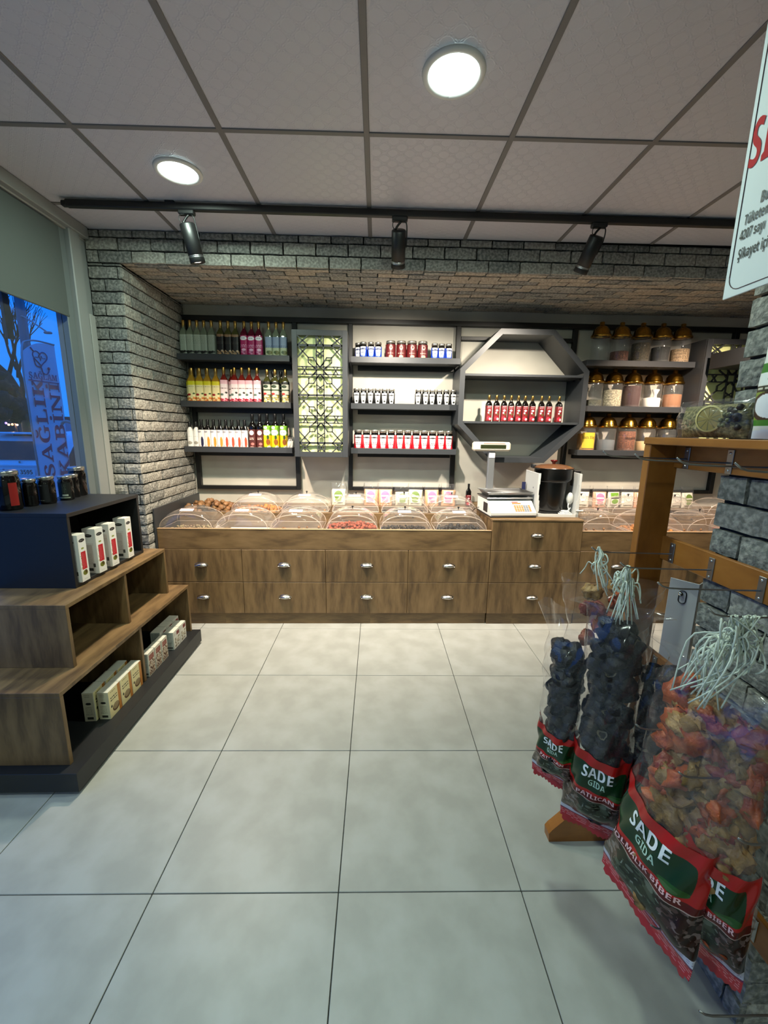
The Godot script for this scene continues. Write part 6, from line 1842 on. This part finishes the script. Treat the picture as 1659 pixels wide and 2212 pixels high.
	sheet(s, 32, 14, func(u: float, v: float) -> Vector3:
		var a := u * TAU
		var top := smoothstep(0.0, 0.22, v)
		var r := (0.04 + 0.96 * top) * (0.25 + 0.06 * v + 0.012 * sin(a * 7.0 + v * 3.0) * v)
		return Vector3(sin(a) * r, 1.72 - 0.10 * top - v * 1.58, cos(a) * r * 0.8))
	obj("dark_cover", fin(s), mat(Color(0.06, 0.065, 0.085), 0.8), cs)
	obj("leg_frame", box(Vector3(0.40, 0.03, 0.32), 0.004, Vector3(0, 0.04, 0)), M.black, cs)
	obj("grey_tie", wire(curve([Vector3(-0.22, 1.58, 0.14), Vector3(-0.12, 1.60, 0.22), Vector3(0.06, 1.56, 0.24), Vector3(0.2, 1.64, 0.12)], 12), 0.014, 7), M.frame_grey, cs)
	# shop across the street with its sign
	var sh := thing("shop_building", "low dark shop across the street with a white and red name board", "building", Vector3(-10.6, -0.16, -14.6))
	obj("wall", box2(Vector3(-1.6, 0, -3.0), Vector3(4.6, 1.95, 0.0)), mat(Color(0.20, 0.22, 0.25), 0.9), sh)
	obj("window", box2(Vector3(0.1, 0.5, 0.0), Vector3(2.6, 1.75, 0.03), 0.005), mat(Color(0.55, 0.60, 0.66), 0.3), sh)
	var bd := obj("name_board", box2(Vector3(0.42, 1.98, 0.1), Vector3(3.2, 2.32, 0.16), 0.01), mat(Color(0.85, 0.84, 0.84), 0.6), sh)
	obj("red_band", box2(Vector3(0.42, 2.20, 0.16), Vector3(3.2, 2.315, 0.165)), mat(Color(0.45, 0.12, 0.14), 0.6), bd)
	obj("red_badge", box2(Vector3(0.44, 2.0, 0.16), Vector3(0.58, 2.2, 0.166)), red, bd)
	var nm := fit_text("MEHM", 0.62, 0.15, true, true)
	obj("lettering", nm, navy, bd, Vector3(0.94, 2.09, 0.168))
	# distant low houses
	var hr := [[-19.0, -17.0, 6.0, 2.1, "low dark building at the far end of the street"], [-13.2, -24.0, 7.0, 2.6, "far grey building behind the shop across the street"], [-27.0, -13.0, 9.0, 2.6, "far dark building at the edge of the window view"]]
	for q in hr:
		var h := thing("far_building", q[4], "building", Vector3(q[0], -0.16, q[1]))
		obj("wall", box2(Vector3(-q[2] * 0.5, 0, -3), Vector3(q[2] * 0.5, q[3], 0)), mat(Color(0.17, 0.18, 0.20), 0.9), h)
		obj("roof", box2(Vector3(-q[2] * 0.52, q[3], -3.1), Vector3(q[2] * 0.52, q[3] + 0.12, 0.15), 0.02), mat(Color(0.22, 0.20, 0.19), 0.9), h)
		for i in 3: obj("window", box2(Vector3(-q[2] * 0.4 + i * q[2] * 0.28, 0.8, 0.0), Vector3(-q[2] * 0.4 + i * q[2] * 0.28 + 0.9, 1.8, 0.04)), mat(Color(0.30, 0.34, 0.40), 0.3), h)
	# string of small lights far down the street
	var lc := [Color(1.0, 0.75, 0.55), Color(1.0, 0.70, 0.40), Color(0.55, 0.45, 1.0), Color(1.0, 0.8, 0.6), Color(1.0, 0.72, 0.45), Color(0.75, 0.65, 1.0), Color(1.0, 0.8, 0.7)]
	var lpx := [Vector3(-10.175, 1.648, -12), Vector3(-10.044, 1.676, -12), Vector3(-10.257, 1.533, -12), Vector3(-10.19, 1.49, -12), Vector3(-10.09, 1.497, -12), Vector3(-9.999, 1.562, -12), Vector3(-9.959, 1.49, -12)]
	var lt := thing("festoon_lights", "cluster of small glowing warm and violet street lights far off", "string lights", Vector3(-10.08, -0.16, -12.1))
	obj("post", wire([Vector3.ZERO, Vector3(0, 1.95, 0)], 0.03, 8), M.slate_dark, lt)
	obj("cable", wire([Vector3(-0.2, 1.72, 0.0), Vector3(-0.05, 1.86, 0), Vector3(0.15, 1.68, 0)], 0.008, 6), M.black, lt)
	for i in 7:
		obj("bulb", turned([Vector2(0.0001, -0.03), Vector2(0.022, -0.02), Vector2(0.03, 0.0), Vector2(0.022, 0.02), Vector2(0.0001, 0.03)], 10), glow(lc[i], 2.6), lt, lpx[i] - lt.position)
	var fl := OmniLight3D.new()
	fl.light_color = Color(1.0, 0.75, 0.55)
	fl.light_energy = 0.25
	fl.omni_range = 12.0
	fl.omni_attenuation = 2.0
	fl.shadow_enabled = true
	fl.position = Vector3(0.0, 1.75, 0.12)
	put(fl, "lamp", lt)

func branch(s: SurfaceTool, a: Vector3, d: Vector3, r: float, depth: int) -> void:
	var e := a + d
	var mid := a + d * 0.5 + Vector3(rng.randf_range(-1, 1), rng.randf_range(-0.3, 0.3), rng.randf_range(-1, 1)) * d.length() * 0.08
	tube(s, [a, mid, e], r, 5, r * 0.6)
	if depth <= 0: return
	for k in 3:
		var q := d.rotated(Vector3(rng.randf() - 0.5, rng.randf() - 0.5, rng.randf() - 0.5).normalized(), rng.randf_range(0.2, 0.5)) * rng.randf_range(0.6, 0.85)
		q.y += 0.08 * d.length()
		branch(s, a + d * rng.randf_range(0.55, 1.0), q, r * 0.55, depth - 1)

# a parked car seen from behind, at is the ground under its tail, its tail towards +z
func car(label: String, at: Vector3, turn: float, c: Color, plated: bool) -> void:
	var t := thing("parked_car", label, "car", at, turn, "cars parked outside")
	var paint := mat(c, 0.25)
	paint.clearcoat_enabled = true
	paint.clearcoat = 0.6
	var dark := mat(Color(0.03, 0.035, 0.045), 0.08)
	var s := st()
	# lengthwise outline (z from tail, y), half width per point
	var prof := [Vector3(0.02, 0.30, 0.84), Vector3(0.0, 0.62, 0.87), Vector3(-0.03, 0.90, 0.88), Vector3(-0.08, 1.06, 0.86), Vector3(-0.26, 1.40, 0.72), Vector3(-0.42, 1.50, 0.66), Vector3(-1.6, 1.53, 0.66), Vector3(-2.35, 1.40, 0.70), Vector3(-3.0, 1.02, 0.84), Vector3(-3.95, 0.86, 0.84), Vector3(-4.25, 0.62, 0.80), Vector3(-4.25, 0.30, 0.78)]
	s.set_smooth_group(0)
	var ring := func(p: Vector3) -> Array:
		var out := []
		for i in 9:
			var f := i / 8.0 * 2.0 - 1.0
			out.append(Vector3(signf(f) * pow(absf(f), 0.8) * p.z, p.y - 0.035 * pow(absf(f), 4.0), p.x - 0.03 * pow(absf(f), 3.0)))
		return out
	for k in prof.size() - 1:
		var a: Array = ring.call(prof[k])
		var b: Array = ring.call(prof[k + 1])
		for i in 8: quad(s, a[i], a[i + 1], b[i + 1], b[i])
	for sx in [-1.0, 1.0]:
		for k in range(1, prof.size() - 1):
			var p: Vector3 = prof[k]
			var q: Vector3 = prof[k + 1]
			var A := Vector3(sx * p.z, p.y - 0.035, p.x - 0.03)
			var B := Vector3(sx * q.z, q.y - 0.035, q.x - 0.03)
			var C := Vector3(sx * 0.86, 0.30, q.x - 0.03)
			var D := Vector3(sx * 0.86, 0.30, p.x - 0.03)
			if sx < 0: quad(s, D, A, B, C)
			else: quad(s, D, C, B, A)
	obj("body", fin(s), paint, t)
	s = st()
	s.set_smooth_group(-1)
	quad(s, Vector3(-0.70, 1.07, -0.062), Vector3(0.70, 1.07, -0.062), Vector3(0.60, 1.375, -0.222), Vector3(-0.60, 1.375, -0.222))
	obj("rear_window", fin(s), dark, t)
	for sx in [-1.0, 1.0]:
		s = st()
		s.set_smooth_group(-1)
		var x := 0.86
		if sx < 0: quad(s, Vector3(-x, 1.02, -2.7), Vector3(-x, 1.02, -0.35), Vector3(-0.70, 1.40, -0.55), Vector3(-0.70, 1.40, -2.2))
		else: quad(s, Vector3(x, 1.02, -0.35), Vector3(x, 1.02, -2.7), Vector3(0.70, 1.40, -2.2), Vector3(0.70, 1.40, -0.55))
		obj("side_window", fin(s), dark, t)
		obj("tail_lamp", box(Vector3(0.10, 0.30, 0.05), 0.02, Vector3(sx * 0.80, 0.90, -0.01)), mat(Color(0.55, 0.05, 0.06), 0.2), t)
		for z in [-0.75, -3.4]:
			obj("wheel", turned([Vector2(0.0001, -0.09), Vector2(0.26, -0.09), Vector2(0.31, -0.06), Vector2(0.31, 0.06), Vector2(0.26, 0.09), Vector2(0.0001, 0.09)], 20), M.black, t, Vector3(sx * 0.76, 0.31, z), Basis(Vector3.BACK, PI / 2))
	obj("bumper", box(Vector3(1.74, 0.22, 0.14), 0.05, Vector3(0, 0.44, 0.03)), paint, t)
	obj("roof_spoiler", box(Vector3(1.22, 0.035, 0.24), 0.012, Vector3(0, 1.505, -0.30)), paint, t)
	obj("high_brake_lamp", box(Vector3(0.36, 0.025, 0.02), 0.004, Vector3(0.05, 1.475, -0.195)), dark, t)
	obj("tailgate_strip", box(Vector3(0.95, 0.045, 0.05), 0.012, Vector3(0, 0.985, 0.0)), paint, t)
	if plated:
		var p := obj("number_plate", box(Vector3(0.52, 0.115, 0.012), 0.003, Vector3(0.04, 0.87, 0.012)), mat(Color(0.88, 0.88, 0.88), 0.4), t)
		obj("blue_strip", box(Vector3(0.035, 0.10, 0.002), 0, Vector3(-0.20, 0.87, 0.019)), mat(Color(0.05, 0.12, 0.5), 0.4), p)
		obj("digits", fit_text("42 S 3595", 0.40, 0.075, false, true), M.ink, p, Vector3(0.065, 0.87 - 0.0, 0.0195))
		obj("maker_badge", box(Vector3(0.035, 0.045, 0.012), 0.01, Vector3(0.03, 1.035, -0.04)), M.chrome, t)
